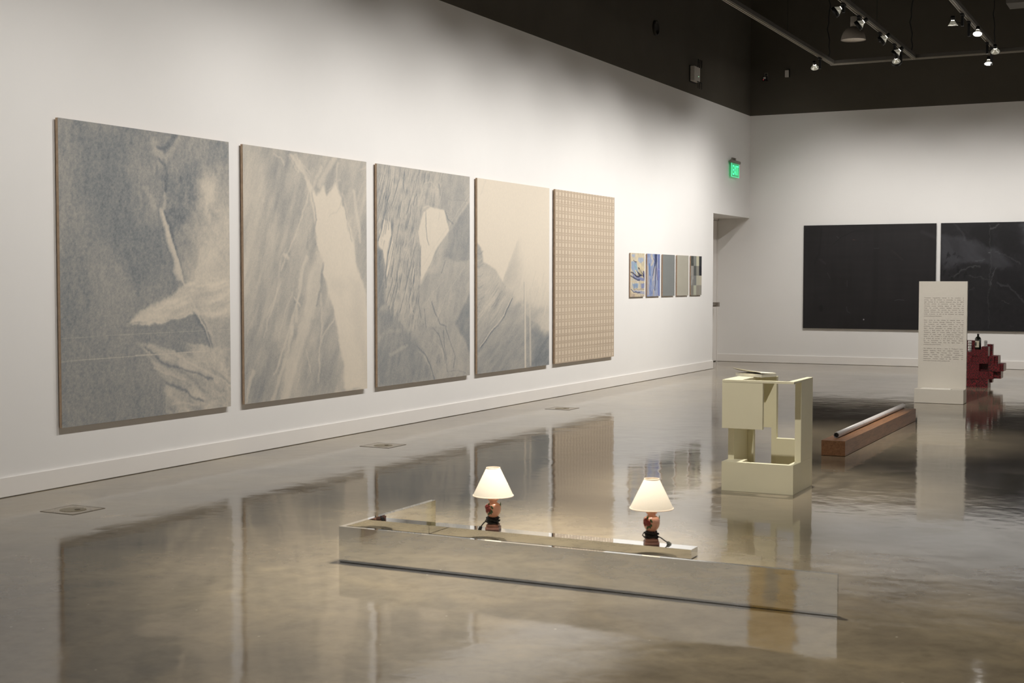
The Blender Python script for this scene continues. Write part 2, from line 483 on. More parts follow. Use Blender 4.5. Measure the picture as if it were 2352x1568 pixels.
develop(c, .13, 1.2, post=[([(78, 1186), (470, 1155), (862, 1128)], 3, .7, .35), ([(78, 1078), (470, 1055), (862, 1036)], 3, .35, .35), ([(420, 1158), (760, 1138)], 3, .8, .25)])
hang(c, 'large grey canvas with pale fold at right, nearest and leftmost of the big canvases', 'painting', 8.262, 'x', GP, m_canvas, m_side)

# painting 2: pale leg-like band falling to the lower right
c = inkcanvas(330, 380, [(65, 75), (740, 168), (746, 1408), (75, 1497)], 1.945, .52)
c.ink += .13*fbm(c.x, c.y, 2, 1.4, 15)+.05*fbm(c.x, c.y, 22, 22, 16)
c.ink += .10*fbm(c.X, c.Y, .02, .0035, 17, ang=.22)
setink(c, c.poly([(60, 70), (130, 90), (150, 600), (120, 900), (60, 980)], 60, 40)*.7, .30)
setink(c, c.poly([(75, 1100), (250, 1150), (200, 1500), (60, 1500)], 60, 30)*.6, .78)
setink(c, c.poly([(180, 130), (330, 150), (400, 300), (330, 500), (240, 420)], 60, 40)*.35, .66)
setink(c, c.poly([(490, 1050), (560, 1020), (600, 1250), (610, 1420), (420, 1450), (450, 1250)], 25, 20)*.6, .74)
band = c.poly([(415, 270), (470, 345), (500, 290), (520, 350), (575, 275), (600, 340), (625, 420), (660, 560), (700, 760), (760, 1020), (760, 1420), (625, 1415), (600, 1250), (560, 980), (515, 790), (480, 640), (455, 480)], 9, 12)
setink(c, band, .07+.05*fbm(c.X, c.Y, .02, .006, 18, ang=.1))
setink(c, c.poly([(700, 520), (760, 560), (760, 880), (735, 860), (700, 700)], 18, 18)*.8, .58)
setink(c, c.poly([(655, 800), (700, 820), (740, 1000), (760, 1300), (730, 1380), (700, 1150), (660, 1000)], 30, 30)*.5, .30)
setink(c, c.poly([(540, 800), (600, 800), (640, 860), (600, 900), (550, 860)], 30, 25)*.3, .35)
leg = c.poly([(470, 640), (510, 700), (495, 820), (470, 980), (400, 1160), (330, 1400), (300, 1500), (250, 1500), (310, 1250), (400, 1010), (415, 820)], 12, 12)
setink(c, leg*.75, .20+.12*fbm(c.X, c.Y, .03, .006, 19, ang=.3))
rays = [([(330, 140), (395, 230), (440, 330)], 16, .18), ([(350, 140), (420, 250)], 8, .25), ([(365, 160), (430, 240)], 5, .25), ([(310, 140), (370, 230)], 5, .3),
        ([(490, 200), (465, 270), (440, 330)], 14, .25), ([(560, 160), (510, 230), (480, 300)], 22, .25), ([(580, 180), (575, 260), (600, 330)], 8, .3), ([(520, 330), (600, 255)], 6, .3),
        ([(425, 330), (385, 480), (320, 660), (280, 770)], 7, .22), ([(300, 640), (240, 900), (180, 1140)], 6, .28), ([(270, 820), (200, 1010)], 5, .3),
        ([(415, 690), (375, 800), (360, 920), (365, 1040)], 12, .2), ([(390, 770), (350, 1000), (290, 1180), (240, 1330)], 9, .22), ([(350, 1010), (310, 1200), (250, 1400), (220, 1490)], 14, .24),
        ([(330, 880), (260, 1120)], 4, .3), ([(120, 1000), (90, 1120)], 5, .3), ([(130, 1310), (95, 1430), (85, 1490)], 14, .25), ([(495, 900), (490, 1150), (480, 1380)], 6, .3),
        ([(560, 1040), (510, 1090), (495, 1160)], 7, .28), ([(230, 120), (275, 160), (290, 190)], 8, .3), ([(675, 330), (690, 440), (705, 600)], 14, .2), ([(610, 330), (640, 460), (640, 540)], 7, .35),
        ([(700, 215), (735, 190)], 6, .3), ([(340, 910), (380, 960)], 8, .15), ([(300, 680), (320, 700)], 16, .15), ([(410, 1200), (440, 1330)], 4, .25), ([(330, 1060), (335, 1100)], 10, .2)]
for a, w, v in rays: setink(c, c.seg(a, w, 1.1, 5)*.75, v)
for a, w, v in [([(440, 340), (470, 480), (455, 600)], 7, .62), ([(540, 470), (600, 400), (610, 350)], 4, .3), ([(610, 350), (640, 500), (660, 600)], 4, .6), ([(430, 560), (420, 650)], 10, .7), ([(505, 730), (500, 830), (470, 960)], 9, .7), ([(620, 400), (635, 470)], 4, .6)]:
    setink(c, c.seg(a, w, 1.1, 5)*.7, v)
develop(c, .05, 1.1, (.26, .035, .006, .25))
hang(c, 'large canvas with a broad pale band down its right side, second of the big canvases', 'painting', 10.388, 'x', GP, m_canvas, m_side)

# painting 3: crumpled vertical creases and translucent facets
c = inkcanvas(330, 380, [(40, 72), (628, 155), (633, 1410), (48, 1485)], 1.945, .66)
c.ink += .08*fbm(c.x, c.y, 2, 1.2, 25)+.05*fbm(c.x, c.y, 25, 25, 26)
cre = fbm(c.X+8*fbm(c.x, c.y, 3, 3, 27), c.Y, .075, .009, 28, ang=.13, octv=4)
rid = 1-np.abs(cre)*2.6
reg = c.poly([(40, 70), (480, 130), (420, 340), (300, 480), (310, 800), (320, 1060), (200, 1230), (80, 1080), (90, 600), (40, 420)], 30, 25)
c.ink += reg*np.clip(rid, -1, 1)*.30*-1+reg*.06
setink(c, c.poly([(48, 1000), (200, 1060), (330, 1250), (410, 1440), (48, 1490)], 25, 20)*.7, .90+.08*fbm(c.x, c.y, 4, 4, 29))
setink(c, c.seg([(50, 1180), (110, 1130), (190, 1120)], 22, 1.5, 20)*.3, .45); setink(c, c.seg([(130, 1270), (230, 1220)], 16, 1.4, 12)*.5, .45)
setink(c, c.poly([(48, 610), (80, 620), (95, 760), (90, 960), (48, 1000)], 12, 10)*.8, .98)
setink(c, c.poly([(60, 500), (90, 425), (125, 440), (132, 520), (118, 560), (100, 720), (80, 620), (52, 590)], 4, 6), .08)
setink(c, c.poly([(135, 540), (146, 580), (128, 720), (100, 800), (100, 760), (120, 640)], 3, 3), .06)
setink(c, c.seg([(80, 430), (70, 500), (50, 560)], 4, 1, 3), 1.2); setink(c, c.seg([(132, 540), (115, 650), (98, 760), (98, 860)], 4, 1), 1.15)
setink(c, c.poly([(300, 500), (335, 380), (380, 345), (470, 365), (500, 500), (430, 600), (318, 830), (322, 640)], 5, 5), .11+.05*fbm(c.X, c.Y, .05, .01, 30))
setink(c, c.poly([(498, 505), (640, 260), (640, 330), (400, 700), (318, 850), (318, 820)], 6, 4)*.85, .45)
setink(c, c.poly([(318, 850), (500, 500), (640, 300), (640, 850), (560, 1050), (480, 1105), (400, 1080), (350, 1110), (310, 980)], 5, 5)*.8, .62+.09*fbm(c.X, c.Y, .008, .02, 32, ang=-.9))
setink(c, c.poly([(500, 500), (640, 300), (640, 680), (560, 690), (470, 660), (490, 560)], 9, 10)*.7, .86+.06*fbm(c.x, c.y, 7, 7, 33))
setink(c, c.poly([(640, 870), (640, 1290), (600, 1180), (540, 1080), (560, 1040)], 10, 10)*.8, .95)
setink(c, c.poly([(410, 700), (470, 560), (440, 760), (380, 770), (360, 750)], 12, 14)*.5, .42)
setink(c, c.poly([(320, 985), (400, 870), (480, 1105), (400, 1100), (350, 1110)], 10, 6)*.5, .5)
setink(c, c.poly([(470, 1110), (540, 1075), (610, 1200), (610, 1400), (500, 1400), (485, 1280)], 12, 8)*.5, .58)
for a, w, v in [([(350, 370), (352, 470), (362, 550), (375, 590)], 4, 1.2), ([(320, 590), (316, 780)], 4, 1.15), ([(305, 840), (308, 960), (325, 1050)], 5, 1.1), ([(345, 990), (352, 1110)], 4, 1.2),
                ([(390, 945), (410, 1020), (440, 1085), (482, 1105)], 5, 1.25), ([(475, 685), (452, 765)], 4, 1.2), ([(470, 370), (495, 420), (525, 450)], 5, 1.2), ([(335, 350), (370, 340), (400, 350)], 6, .12),
                ([(300, 345), (340, 200), (380, 190), (430, 240)], 5, .3), ([(430, 200), (440, 270)], 6, 1), ([(420, 230), (415, 280)], 4, .15), ([(480, 280), (520, 300), (620, 305)], 4, .9),
                ([(628, 265), (470, 500), (318, 740)], 3, .3), ([(600, 720), (480, 910), (410, 1080)], 3, .3), ([(470, 800), (330, 980)], 3, .35), ([(295, 1230), (350, 1280), (385, 1350), (410, 1440)], 6, 1.2),
                ([(300, 1260), (340, 1285), (380, 1360)], 4, .4), ([(395, 1110), (440, 1160), (465, 1250), (475, 1340)], 5, 1.2), ([(475, 1110), (500, 1180), (540, 1290), (530, 1370)], 4, 1.2), ([(465, 1130), (475, 1260), (490, 1390)], 5, 1.1),
                ([(400, 1190), (450, 1240), (470, 1330)], 4, .4), ([(250, 940), (265, 1000), (290, 1050)], 6, .3), ([(215, 120), (210, 200), (220, 260)], 4, 1.15), ([(280, 520), (240, 570), (215, 620)], 4, .3), ([(420, 1340), (435, 1280), (440, 1340)], 3, 1.1),
                ([(200, 1080), (215, 1200), (225, 1220)], 5, 1), ([(490, 1390), (560, 1385), (610, 1400)], 4, 1.1), ([(440, 380), (430, 430)], 4, .4)]:
    setink(c, c.seg(a, w*.62, 1, 4)*.8, v)
for k in range(46):      # creases
    x0 = 70+random.random()*240; y0 = 100+random.random()*760; l = 70+random.random()*160; sl = -.10-.18*random.random()
    pts = [(x0, y0), (x0+sl*l*.5+random.uniform(-5, 5), y0+l*.5), (x0+sl*l, y0+l)]
    setink(c, c.seg(pts, 4.5, 1, 6)*.6*reg, 1.1); setink(c, c.seg([(p_[0]+5, p_[1]) for p_ in pts], 4, 1, 6)*.55*reg, .22)
develop(c, .05, .45, (.14, .05, .012, .15))
hang(c, 'large grey canvas with crumpled creases and overlapping facets, third of the big canvases', 'painting', 12.525, 'x', GP, m_canvas, m_side)

# painting 4: blank cream above, grey peaks below
c = inkcanvas(330, 380, [(48, 90), (568, 163), (573, 1437), (52, 1503)], 1.935, .05)
grad = sstep(c.Y, 760, 1420)
hill = c.poly([(40, 560), (75, 590), (100, 690), (180, 750), (232, 832), (330, 930), (420, 1100), (600, 1200), (600, 1520), (40, 1520)], 9, 12)
side = sstep((c.X-232)*(612-832)-(c.Y-832)*(315-232), 1400, -1400)   # right of the sharp slope
softp = c.poly([(150, 900), (250, 700), (315, 560), (360, 760), (430, 930), (600, 1000), (600, 1520), (150, 1520)], 95, 55)
dg = fbm(c.X, c.Y, .03, .008, 45, ang=.62)
setink(c, softp*side*(.85+.15*dg), .42+.35*grad)
setink(c, hill*.9, .46+.38*grad+.12*dg+.06*fbm(c.x, c.y, 3, 3, 46))
setink(c, c.poly([(240, 850), (345, 820), (420, 930), (570, 820), (572, 1010), (470, 1040), (400, 930), (340, 960)], 55, 45)*.55, .15)
setink(c, c.poly([(505, 1060), (580, 1050), (580, 1180), (540, 1210), (500, 1130)], 25, 20)*.6, .28)
setink(c, c.poly([(440, 1180), (580, 1220), (580, 1450), (440, 1450)], 45, 20)*.7, 1.1)
setink(c, c.poly([(50, 560), (78, 590), (92, 680), (60, 740), (50, 720)], 6, 4)*.7, .75)
for k in range(12):
    y0 = 610+k*42; setink(c, c.seg([(50, y0+18), (68, y0+22), (92+5*math.sin(k), y0)], 5, 1.2, 5)*.6, (.9, .3)[k % 2])
for k in range(26):
    x0 = 90+random.random()*180; y0 = 760+random.random()*260; l = 80+random.random()*150
    setink(c, c.seg([(x0, y0), (x0-l*.45, y0+l*.75)], 3.5, 1, 3)*.5, random.choice((.2, .9)))
for k in range(30):
    x0 = 380+random.random()*190; y0 = 700+random.random()*330; l = 50+random.random()*80
    setink(c, c.seg([(x0, y0), (x0-l*.22, y0+l)], 6, 1.4, 5)*.25, random.choice((.05, .4)))
setink(c, c.seg([(305, 955), (250, 1080), (170, 1180), (78, 1312)], 4, 1), 1.15); setink(c, c.seg([(300, 950), (245, 1072), (165, 1172), (73, 1305)], 3, 1), .2)
setink(c, c.seg([(345, 845), (310, 940)], 4, 1)*.8, .2)
setink(c, c.seg([(110, 110), (75, 210)], 8, 1.5)*.25, .4)
develop(c, .045, .7, (.16, .035, .010, .6), [([(395, 820), (397, 1150), (400, 1465)], 10, .85, .16), ([(430, 890), (434, 1150), (438, 1440)], 10, .6, .25), ([(388, 840), (392, 1465)], 4, .45, 1), ([(305, 955), (250, 1080), (170, 1180), (78, 1312)], 2.6, .55, 1.1), ([(300, 950), (245, 1072), (165, 1172), (73, 1305)], 2.2, .55, .25)])
hang(c, 'large canvas blank cream at top with grey peaks below, fourth of the big canvases', 'painting', 14.645, 'x', GP, m_canvas, m_side)

# painting 5: woven tan pattern of small upright dashes
c = Canvas(400, 460, [(608, 170), (1037, 230), (1040, 1373), (613, 1430)], 1.985, HP, (184, 167, 147))
NC, NR = 20, 24
fu = (c.u*NC) % 1; fv = (c.v*NR) % 1
du = np.abs(fu-.5); dv = np.abs(fv-.42)
c.c *= (1+.06*fbm(c.x, c.y, 1.2, 6, 51))[..., None]
c.put((1-sstep(du, .20, .30))*.12, (206, 188, 162))
c.put((1-sstep(du, .14, .23))*(1-sstep(dv, .22, .29))*.62, (222, 208, 186))
c.put((1-sstep(du, .12, .2))*(1-sstep(np.abs(fv-.92), .05, .09))*.5, (216, 202, 180))
c.put((1-sstep(np.abs(fv-.06), .03, .08))*.22, (160, 141, 120))
c.put((1-sstep(np.abs(fv-.78), .02, .06))*.25, (162, 143, 122))
for vv, w_ in ((.93, .004), (.16, .004), (.12, .003), (.09, .003), (.2, .002)):
    c.put((1-sstep(np.abs(c.v-vv-.004*fbm(c.x, c.y, 2, 2, 52)), w_*.5, w_))*.25, (142, 122, 101))
c.put(sstep(fbm(c.x, c.y, 6, 1.5, 53), .2, .7)*.25, (196, 178, 152))
hang(c, 'large tan canvas woven with rows of small pale dashes, rightmost of the big canvases', 'painting', 16.782, 'x', GP, m_canvas, simple('tan_linen_side', (172, 148, 124), .9, var=.15, scale=30))

# five small canvases
GS = 'five small canvases in a row beside the doorway'
m_side2 = simple('small_canvas_raw_side', (190, 160, 138), .9, var=.1, scale=40)
HS = .640; ZS = 1.264
def small(quad, w, base, nu=84, nv=100): return Canvas(nu, nv, quad, w, HS, base)
# s1
c = small([(205, 215), (570, 235), (570, 1340), (205, 1345)], .57, (196, 184, 158), 150, 170)
n1 = fbm(c.x, c.y, 6, 5, 61); n2 = fbm(c.x, c.y, 14, 14, 62)
c.put((n1 > .25)*.35, (170, 172, 176))
for pts, col in [([(230, 240), (330, 250), (300, 340), (235, 300)], (150, 165, 190)), ([(400, 330), (530, 340), (540, 440), (470, 480), (400, 420)], (138, 158, 190)), ([(220, 440), (350, 430), (390, 620), (420, 760), (300, 730), (220, 620)], (120, 145, 182)),
                 ([(260, 470), (370, 520), (390, 640), (330, 620)], (140, 172, 182)), ([(240, 740), (400, 800), (560, 900), (560, 960), (300, 880)], (96, 112, 160)), ([(260, 1000), (410, 980), (405, 1110), (290, 1120)], (98, 136, 178)), ([(470, 1010), (560, 1000), (560, 1130), (480, 1130)], (100, 118, 168)),
                 ([(215, 1150), (420, 1190), (560, 1200), (560, 1280), (350, 1250)], (128, 140, 176)), ([(420, 480), (560, 640), (560, 700), (440, 600)], (205, 190, 155))]:
    c.put(c.poly(pts, 12, 18)*(.75+.3*n2), col)
for pts, w, col in [([(280, 405), (320, 440), (360, 445)], 16, (38, 42, 62)), ([(215, 700), (280, 740), (360, 800), (470, 795)], (18, 50), (34, 38, 68)), ([(410, 600), (470, 700), (550, 830)], (18, 50), (30, 34, 62)), ([(350, 670), (420, 740), (480, 800)], 30, (40, 44, 76)), ([(215, 800), (300, 860), (430, 900)], (20, 30), (46, 54, 88)),
                    ([(220, 1160), (290, 1220), (450, 1245)], (14, 22), (38, 40, 70)), ([(540, 690), (560, 900)], 26, (60, 66, 110)), ([(340, 660), (380, 730)], 26, (214, 204, 166)), ([(440, 650), (510, 780)], 14, (210, 196, 150)), ([(290, 1140), (400, 1150), (560, 1160)], 12, (100, 92, 98)),
                    ([(220, 940), (400, 965), (560, 980)], 18, (196, 180, 150)), ([(400, 520), (470, 640)], 10, (200, 182, 150))]:
    c.put(c.seg(pts, w, .9, 10)*.92, col)
c.put(c.poly([(210, 1240), (400, 1270), (470, 1340), (205, 1350)], 8, 10)*.7, (186, 168, 140))
c.put((n2 > .3)*(c.Y > 1220)*.5, (140, 120, 130))
c.c *= (1+.26*fbm(c.X, c.Y, .05, .004, 63)+.2*fbm(c.x, c.y, 30, 30, 64))[..., None]
organic_rgb(c, 1.2)
hang(c, 'small blue and cream canvas with dark brush sweeps, leftmost of the five small ones', 'painting', 18.719, 'x', GS, m_canvas, m_side2, .015, .024, ZS)
# s2
c = small([(635, 242), (968, 262), (965, 1335), (610, 1345)], .55, (140, 150, 176), 150, 170)
n1 = fbm(c.X, c.Y, .022, .004, 66); n2 = fbm(c.x, c.y, 10, 6, 67)
c.put(sstep(n1, .0, .6)*.6, (180, 172, 164)); c.put(sstep(-n1, .1, .6)*.6, (92, 112, 160)); c.put(sstep(n2, .1, .5)*.35, (118, 142, 184))
for pts, w, col in [([(850, 262), (850, 420), (800, 640), (775, 780)], (36, 14), (36, 44, 76)), ([(880, 262), (860, 600), (845, 900), (825, 1180)], (26, 16), (34, 42, 78)), ([(800, 370), (835, 440)], 22, (60, 72, 118)), ([(830, 560), (800, 760), (780, 900)], (10, 26), (190, 180, 168)),
                    ([(740, 290), (790, 420), (740, 520)], 40, (186, 178, 166)), ([(720, 880), (700, 1000), (700, 1200)], 14, (76, 100, 160)), ([(690, 500), (700, 780)], 40, (96, 126, 170)), ([(930, 262), (935, 900), (930, 1300)], 40, (104, 114, 164)), ([(900, 620), (960, 640)], 20, (140, 140, 186)), ([(640, 560), (640, 1300)], 30, (176, 164, 150)), ([(790, 1160), (780, 1330)], 22, (184, 174, 160)), ([(880, 600), (900, 900)], 18, (120, 108, 140))]:
    c.put(c.seg(pts, w, 1, 8)*.85, col)
c.c *= (1+.25*fbm(c.X, c.Y, .06, .005, 68)+.15*fbm(c.x, c.y, 30, 30, 69))[..., None]
organic_rgb(c, .6)
hang(c, 'small blue canvas with thin dark vertical slashes, second of the five small ones', 'painting', 19.385, 'x', GS, m_canvas, m_side2, .015, .024, ZS)
# s3, s4
for lab, base, hi, quad, pos, w in (('small plain dark grey dotted canvas, in the middle of the five small ones', (122, 124, 122), (142, 146, 142), [(1040, 270), (1345, 285), (1340, 1335), (1010, 1345)], 20.049, .543),
                                    ('small plain pale grey dotted canvas, fourth of the five small ones', (168, 163, 149), (152, 149, 138), [(1405, 300), (1700, 312), (1695, 1335), (1390, 1345)], 20.702, .548)):
    c = small(quad, w, base)
    dots = np.cos(c.u*2*PI*16)*np.cos(c.v*2*PI*22)
    c.put(sstep(dots, .3, .9)*.5, hi); c.c *= (1+.05*fbm(c.x, c.y, 3, 8, 71))[..., None]
    hang(c, lab, 'painting', pos, 'x', GS, m_canvas, m_side2, .015, .024, ZS)
# s5 checker
c = small([(1760, 320), (2038, 330), (2035, 1325), (1755, 1340)], .54, (140, 136, 124), 120, 130)
GR = [[(70, 72, 68), (126, 127, 122), (186, 182, 158), (52, 54, 56)], [(146, 142, 136), (84, 86, 84), (136, 134, 124), (36, 36, 42)], [(128, 126, 122), (118, 118, 116), (168, 164, 148), (174, 168, 150)], [(124, 120, 112), (168, 168, 150), (140, 134, 124), (142, 138, 128)]]
for r_ in range(4):
    for q_ in range(4):
        m = ((c.u*4).astype(int).clip(0, 3) == q_) & (((1-c.v)*4).astype(int).clip(0, 3) == r_)
        col = GR[r_][q_]; c.put(m*1.0, col)
        if (r_, q_) in ((0, 0), (0, 3), (1, 1), (1, 3), (2, 0), (2, 3)):
            c.put(m*sstep(fbm(c.x, c.y, 12, 7, 75+r_), .05, .4)*.6, tuple(min(255, k+34) for k in col))
hang(c, 'small canvas chequered in grey rectangles, nearest the doorway of the five small ones', 'painting', 21.362, 'x', GS, m_canvas, m_side2, .015, .024, ZS)

# two black canvases on the back wall
GB = 'two large black canvases on the back wall'
m_side_b = simple('black_canvas_side', (34, 32, 32), .7)
c = Canvas(300, 240, [(65, 170), (1442, 146), (1442, 1252), (60, 1235)], 2.315, 1.85, (37, 35, 36))
c.c *= (1+.22*fbm(c.x, c.y, 1.6, 1.3, 81)+.12*fbm(c.x, c.y, 18, 1.2, 82)+.12*fbm(c.x, c.y, 1.2, 18, 83))[..., None]
for pts, w, s_, col in [([(370, 370), (450, 290), (600, 225), (700, 225)], 6, .5, (22, 20, 20)), ([(820, 200), (820, 700), (800, 1200)], 50, .28, (22, 21, 21)), ([(310, 660), (340, 720)], 5, .35, (78, 76, 80)), ([(520, 740), (522, 800)], 4, .4, (80, 78, 84)), ([(1020, 945), (1060, 936), (1120, 942)], 4, .5, (84, 82, 86)), ([(515, 1015), (520, 1060), (550, 1080)], 6, .4, (76, 74, 80)), ([(800, 405), (850, 402)], 5, .4, (72, 70, 76)),
                        ([(1290, 235), (1440, 290)], 30, .2, (66, 64, 68)), ([(410, 280), (430, 300)], 8, .3, (80, 78, 82)), ([(248, 1010), (250, 1040)], 34, .5, (16, 15, 15)), ([(700, 1145), (701, 1148)], 8, .95, (170, 168, 172)), ([(250, 200), (230, 460), (180, 560)], 16, .3, (20, 19, 20)), ([(580, 315), (600, 318)], 5, .5, (100, 70, 64)), ([(240, 520), (290, 560)], 20, .2, (66, 62, 68)), ([(980, 420), (1100, 520)], 14, .2, (64, 58, 58))]:
    c.put(c.seg(pts, w, 1.2, 8)*s_, col)
hang(c, 'large nearly plain black canvas on the back wall, the left of the two', 'painting', 2.180, 'y', GB, m_canvas_black, m_side_b, .022, .035, .645)
c = Canvas(380, 240, [(1490, 144), (2352, 128), (2352, 1268), (1490, 1252)], 1.385, 1.85, (37, 36, 38))
# the full sheet is 2.315 wide: widen the sketch quad accordingly (right part lies outside the frame)
k_ = 2.315/1.39
c = Canvas(420, 260, [(1490, 144), (1490+862*k_, 144-16*k_), (1490+862*k_, 1258+8*k_), (1490, 1258)], 2.315, 1.85, (36, 35, 37))
n1 = fbm(c.x, c.y, 2.2, 2, 85); n2 = fbm(c.X, c.Y, .012, .004, 86, ang=-.6); n3 = fbm(c.x, c.y, 28, 28, 87)  # greys below mix drawn folds with surface sheen put into the colour
c.c *= (1+.3*n1+.2*n3)[..., None]
c.put(c.poly([(1500, 270), (1760, 320), (1900, 340), (2060, 420), (2200, 560), (2100, 620), (1960, 560), (1700, 560), (1560, 620), (1500, 560)], 30, 40)*(.55+.4*n2), (66, 66, 70))
c.put(c.poly([(2040, 600), (2300, 640), (2360, 900), (2500, 1100), (2200, 900), (2050, 760)], 30, 40)*.5, (26, 25, 27))
c.put(c.poly([(2300, 130), (2700, 140), (2700, 700), (2450, 500), (2330, 300)], 40, 50)*(.5+.4*n3), (84, 84, 90))
c.put(c.poly([(1780, 170), (2000, 160), (1980, 400), (1860, 320), (1780, 280)], 25, 30)*.6, (24, 23, 24))
c.put(c.poly([(2020, 200), (2240, 200), (2320, 480), (2100, 420)], 30, 40)*.5, (28, 27, 28))
for pts, w, s_, col in [([(1980, 160), (1985, 500), (1975, 1240)], 8, .4, (96, 98, 98)), ([(1985, 200), (2060, 150)], 14, .6, (120, 120, 122)), ([(1620, 150), (1700, 240), (1740, 320)], 16, .5, (84, 84, 88)), ([(1680, 160), (1770, 310)], 12, .5, (20, 20, 20)), ([(1600, 720), (1680, 650), (1780, 600), (1870, 590)], 10, .6, (104, 106, 106)), ([(1620, 720), (1700, 665), (1800, 620)], 10, .7, (18, 18, 20)),
                        ([(1760, 690), (1880, 690), (1980, 720)], 8, .5, (94, 96, 96)), ([(2040, 430), (2150, 470), (2280, 560)], 10, .5, (96, 96, 100)), ([(2040, 600), (2010, 700), (1990, 780)], 8, .6, (110, 110, 112)), ([(2060, 760), (2180, 820), (2330, 960)], 14, .5, (100, 100, 104)), ([(2240, 480), (2352, 600)], 8, .7, (18, 18, 20)), ([(1860, 330), (1930, 400)], 8, .6, (18, 18, 20)),
                        ([(1830, 550), (1920, 520)], 6, .6, (110, 110, 112)), ([(1960, 440), (1970, 445)], 9, .8, (150, 150, 150)), ([(2100, 960), (2170, 972)], 5, .6, (130, 130, 132)), ([(2190, 1215), (2240, 1220)], 6, .4, (90, 90, 94)), ([(1520, 560), (1560, 640), (1620, 700)], 10, .5, (20, 20, 22)), ([(1640, 470), (1720, 510)], 26, .6, (20, 20, 22)), ([(1780, 850), (1840, 820)], 6, .5, (90, 90, 92))]:
    c.put(c.seg(pts, w, 1.4, 22)*s_*.38, col)
for k in range(14):
    a_, b_ = 1520+random.random()*220, 380+random.random()*330
    c.put(c.seg([(a_, b_), (a_+random.uniform(-20, 20), b_+random.uniform(10, 40))], 14, 1.2, 12)*.6, (22, 21, 23))
organic_rgb(c, 3)
hang(c, 'large black canvas with faint grey folds on the back wall, behind the text stand', 'painting', 4.572, 'y', GB, m_canvas_black, m_side_b, .022, .035, .645)

# unseen canvases added behind the viewer to colour the mirrored panel's reflections
def portrait(label, pos, axis, bgc, figc, w=.62, h=1.5, z0=1.0):
    c = Canvas(40, 70, [(0, 0), (100, 0), (100, 200), (0, 200)], w, h, bgc)
    c.put(c.poly([(15, 200), (22, 130), (40, 112), (60, 112), (78, 130), (85, 200)], 4, 3), figc)
    c.put(c.poly([(36, 60), (50, 48), (64, 60), (66, 88), (50, 112), (34, 88)], 3, 2), tuple(int(k*.8+30) for k in figc))
    if axis == 'x':
        return hang(c, label, 'painting', pos, 'x', 'added canvases behind the viewer', m_canvas, m_side, .035, .045, z0)
    t = thing('canvas_painting', label, 'painting', (pos, YF, z0), 0, 'added canvases behind the viewer')
    f = canvas_mesh(c, t, m_canvas, 'y'); f.location = (0, .045, 0); f.rotation_euler = (0, 0, PI)
    bm = bmesh.new(); box(bm, -w/2, w/2, 0, .0438, 0, h); obj('stretcher_frame', bm, m_side, t)
    return t
portrait('yellow ochre portrait canvas reflected in the mirrored front panel', 2.55, 'y', (190, 150, 70), (104, 94, 76), .60, 2.3, 1.0)
portrait('added narrow plum canvas behind the viewer, reflected nearest the mirrored panel left end', .65, 'x', (128, 100, 106), (100, 78, 84), .24, .74, .34)
portrait('added narrow plum canvas behind the viewer, second reflection along the mirrored panel', -.15, 'x', (132, 106, 112), (104, 84, 90), .24, .70, .34)

# ------------------------------------------------------------------ floor access plates
m_plate = simple('concrete_filled_plate', (134, 122, 100), .22, var=.12, scale=8)
m_rim = simple('dark_plate_rim', (90, 80, 66), .5)
def plate(x, y, w, label):
    t = thing('floor_access_plate', label, 'floor plate', (x, y, 0), 0, 'square service plates set in the floor')
    h = w/2
    bm = bmesh.new(); box(bm, -h, h, -h, h, .0, .0016); obj('cover', bm, m_plate, t)
    bm = bmesh.new(); e = .004
    for a in ((-h-e, h+e, -h-e, -h), (-h-e, h+e, h, h+e), (-h-e, -h, -h, h), (h, h+e, -h, h)): box(bm, *a, 0, .0022)
    obj('rim', bm, m_rim, t)
    bm = bmesh.new(); lathe(bm, [(.085, .0016), (.085, .003), (.08, .0034)], 24); obj('round_lid', bm, simple('worn_lid', (118, 106, 80), .35, var=.2), t)
    bm = bmesh.new(); lathe(bm, [(.018, .0034), (.018, .006), (.014, .0065)], 16, center=(.03, .01, 0)); obj('screw_cap', bm, m_rim, t)
plate(.80, 6.62, .28, 'square plate in the floor below the nearest big canvas')
plate(.76, 10.50, .30, 'square plate in the floor below the crumpled third canvas')
plate(.73, 14.50, .30, 'square plate in the floor farthest from the camera, near the far big canvases')

# ------------------------------------------------------------------ mirrored pedestal sculpture
ms = thing('mirrored_sculpture', 'low mirrored sculpture of long panels and a slim box carrying two table lamps', 'sculpture', (3.277, 6.028, 0))
T = .022; LB = 2.657; LA = .985; HM = .191; z0 = .0025
bm = bmesh.new(); fcs = box(bm, 0, LB, 0, T, z0, HM); fcs[3].material_index = 1
obj('front_panel', bm, [m_mirror, simple('grey_panel_back', (118, 112, 100), .7)], ms)  # unseen back face greyed so the low box reflects a darker tone
bm = bmesh.new(); box(bm, 0, T+.008, T, LA, z0, HM); obj('side_panel', bm, m_mirror, ms)
bm = bmesh.new(); box(bm, T+.009, 1.660, .905, 1.012, z0, .052); obj('low_box', bm, m_mirror, ms)
bm = bmesh.new(); box(bm, .004, LB-.004, .004, T-.003, 0, z0); box(bm, .004, T, T, LA-.004, 0, z0); box(bm, T+.014, 1.655, .91, 1.007, 0, z0)  # dark strips inset under the panels, standing in for the shadow gap
obj('gap_shade_strips', bm, m_gap, ms)

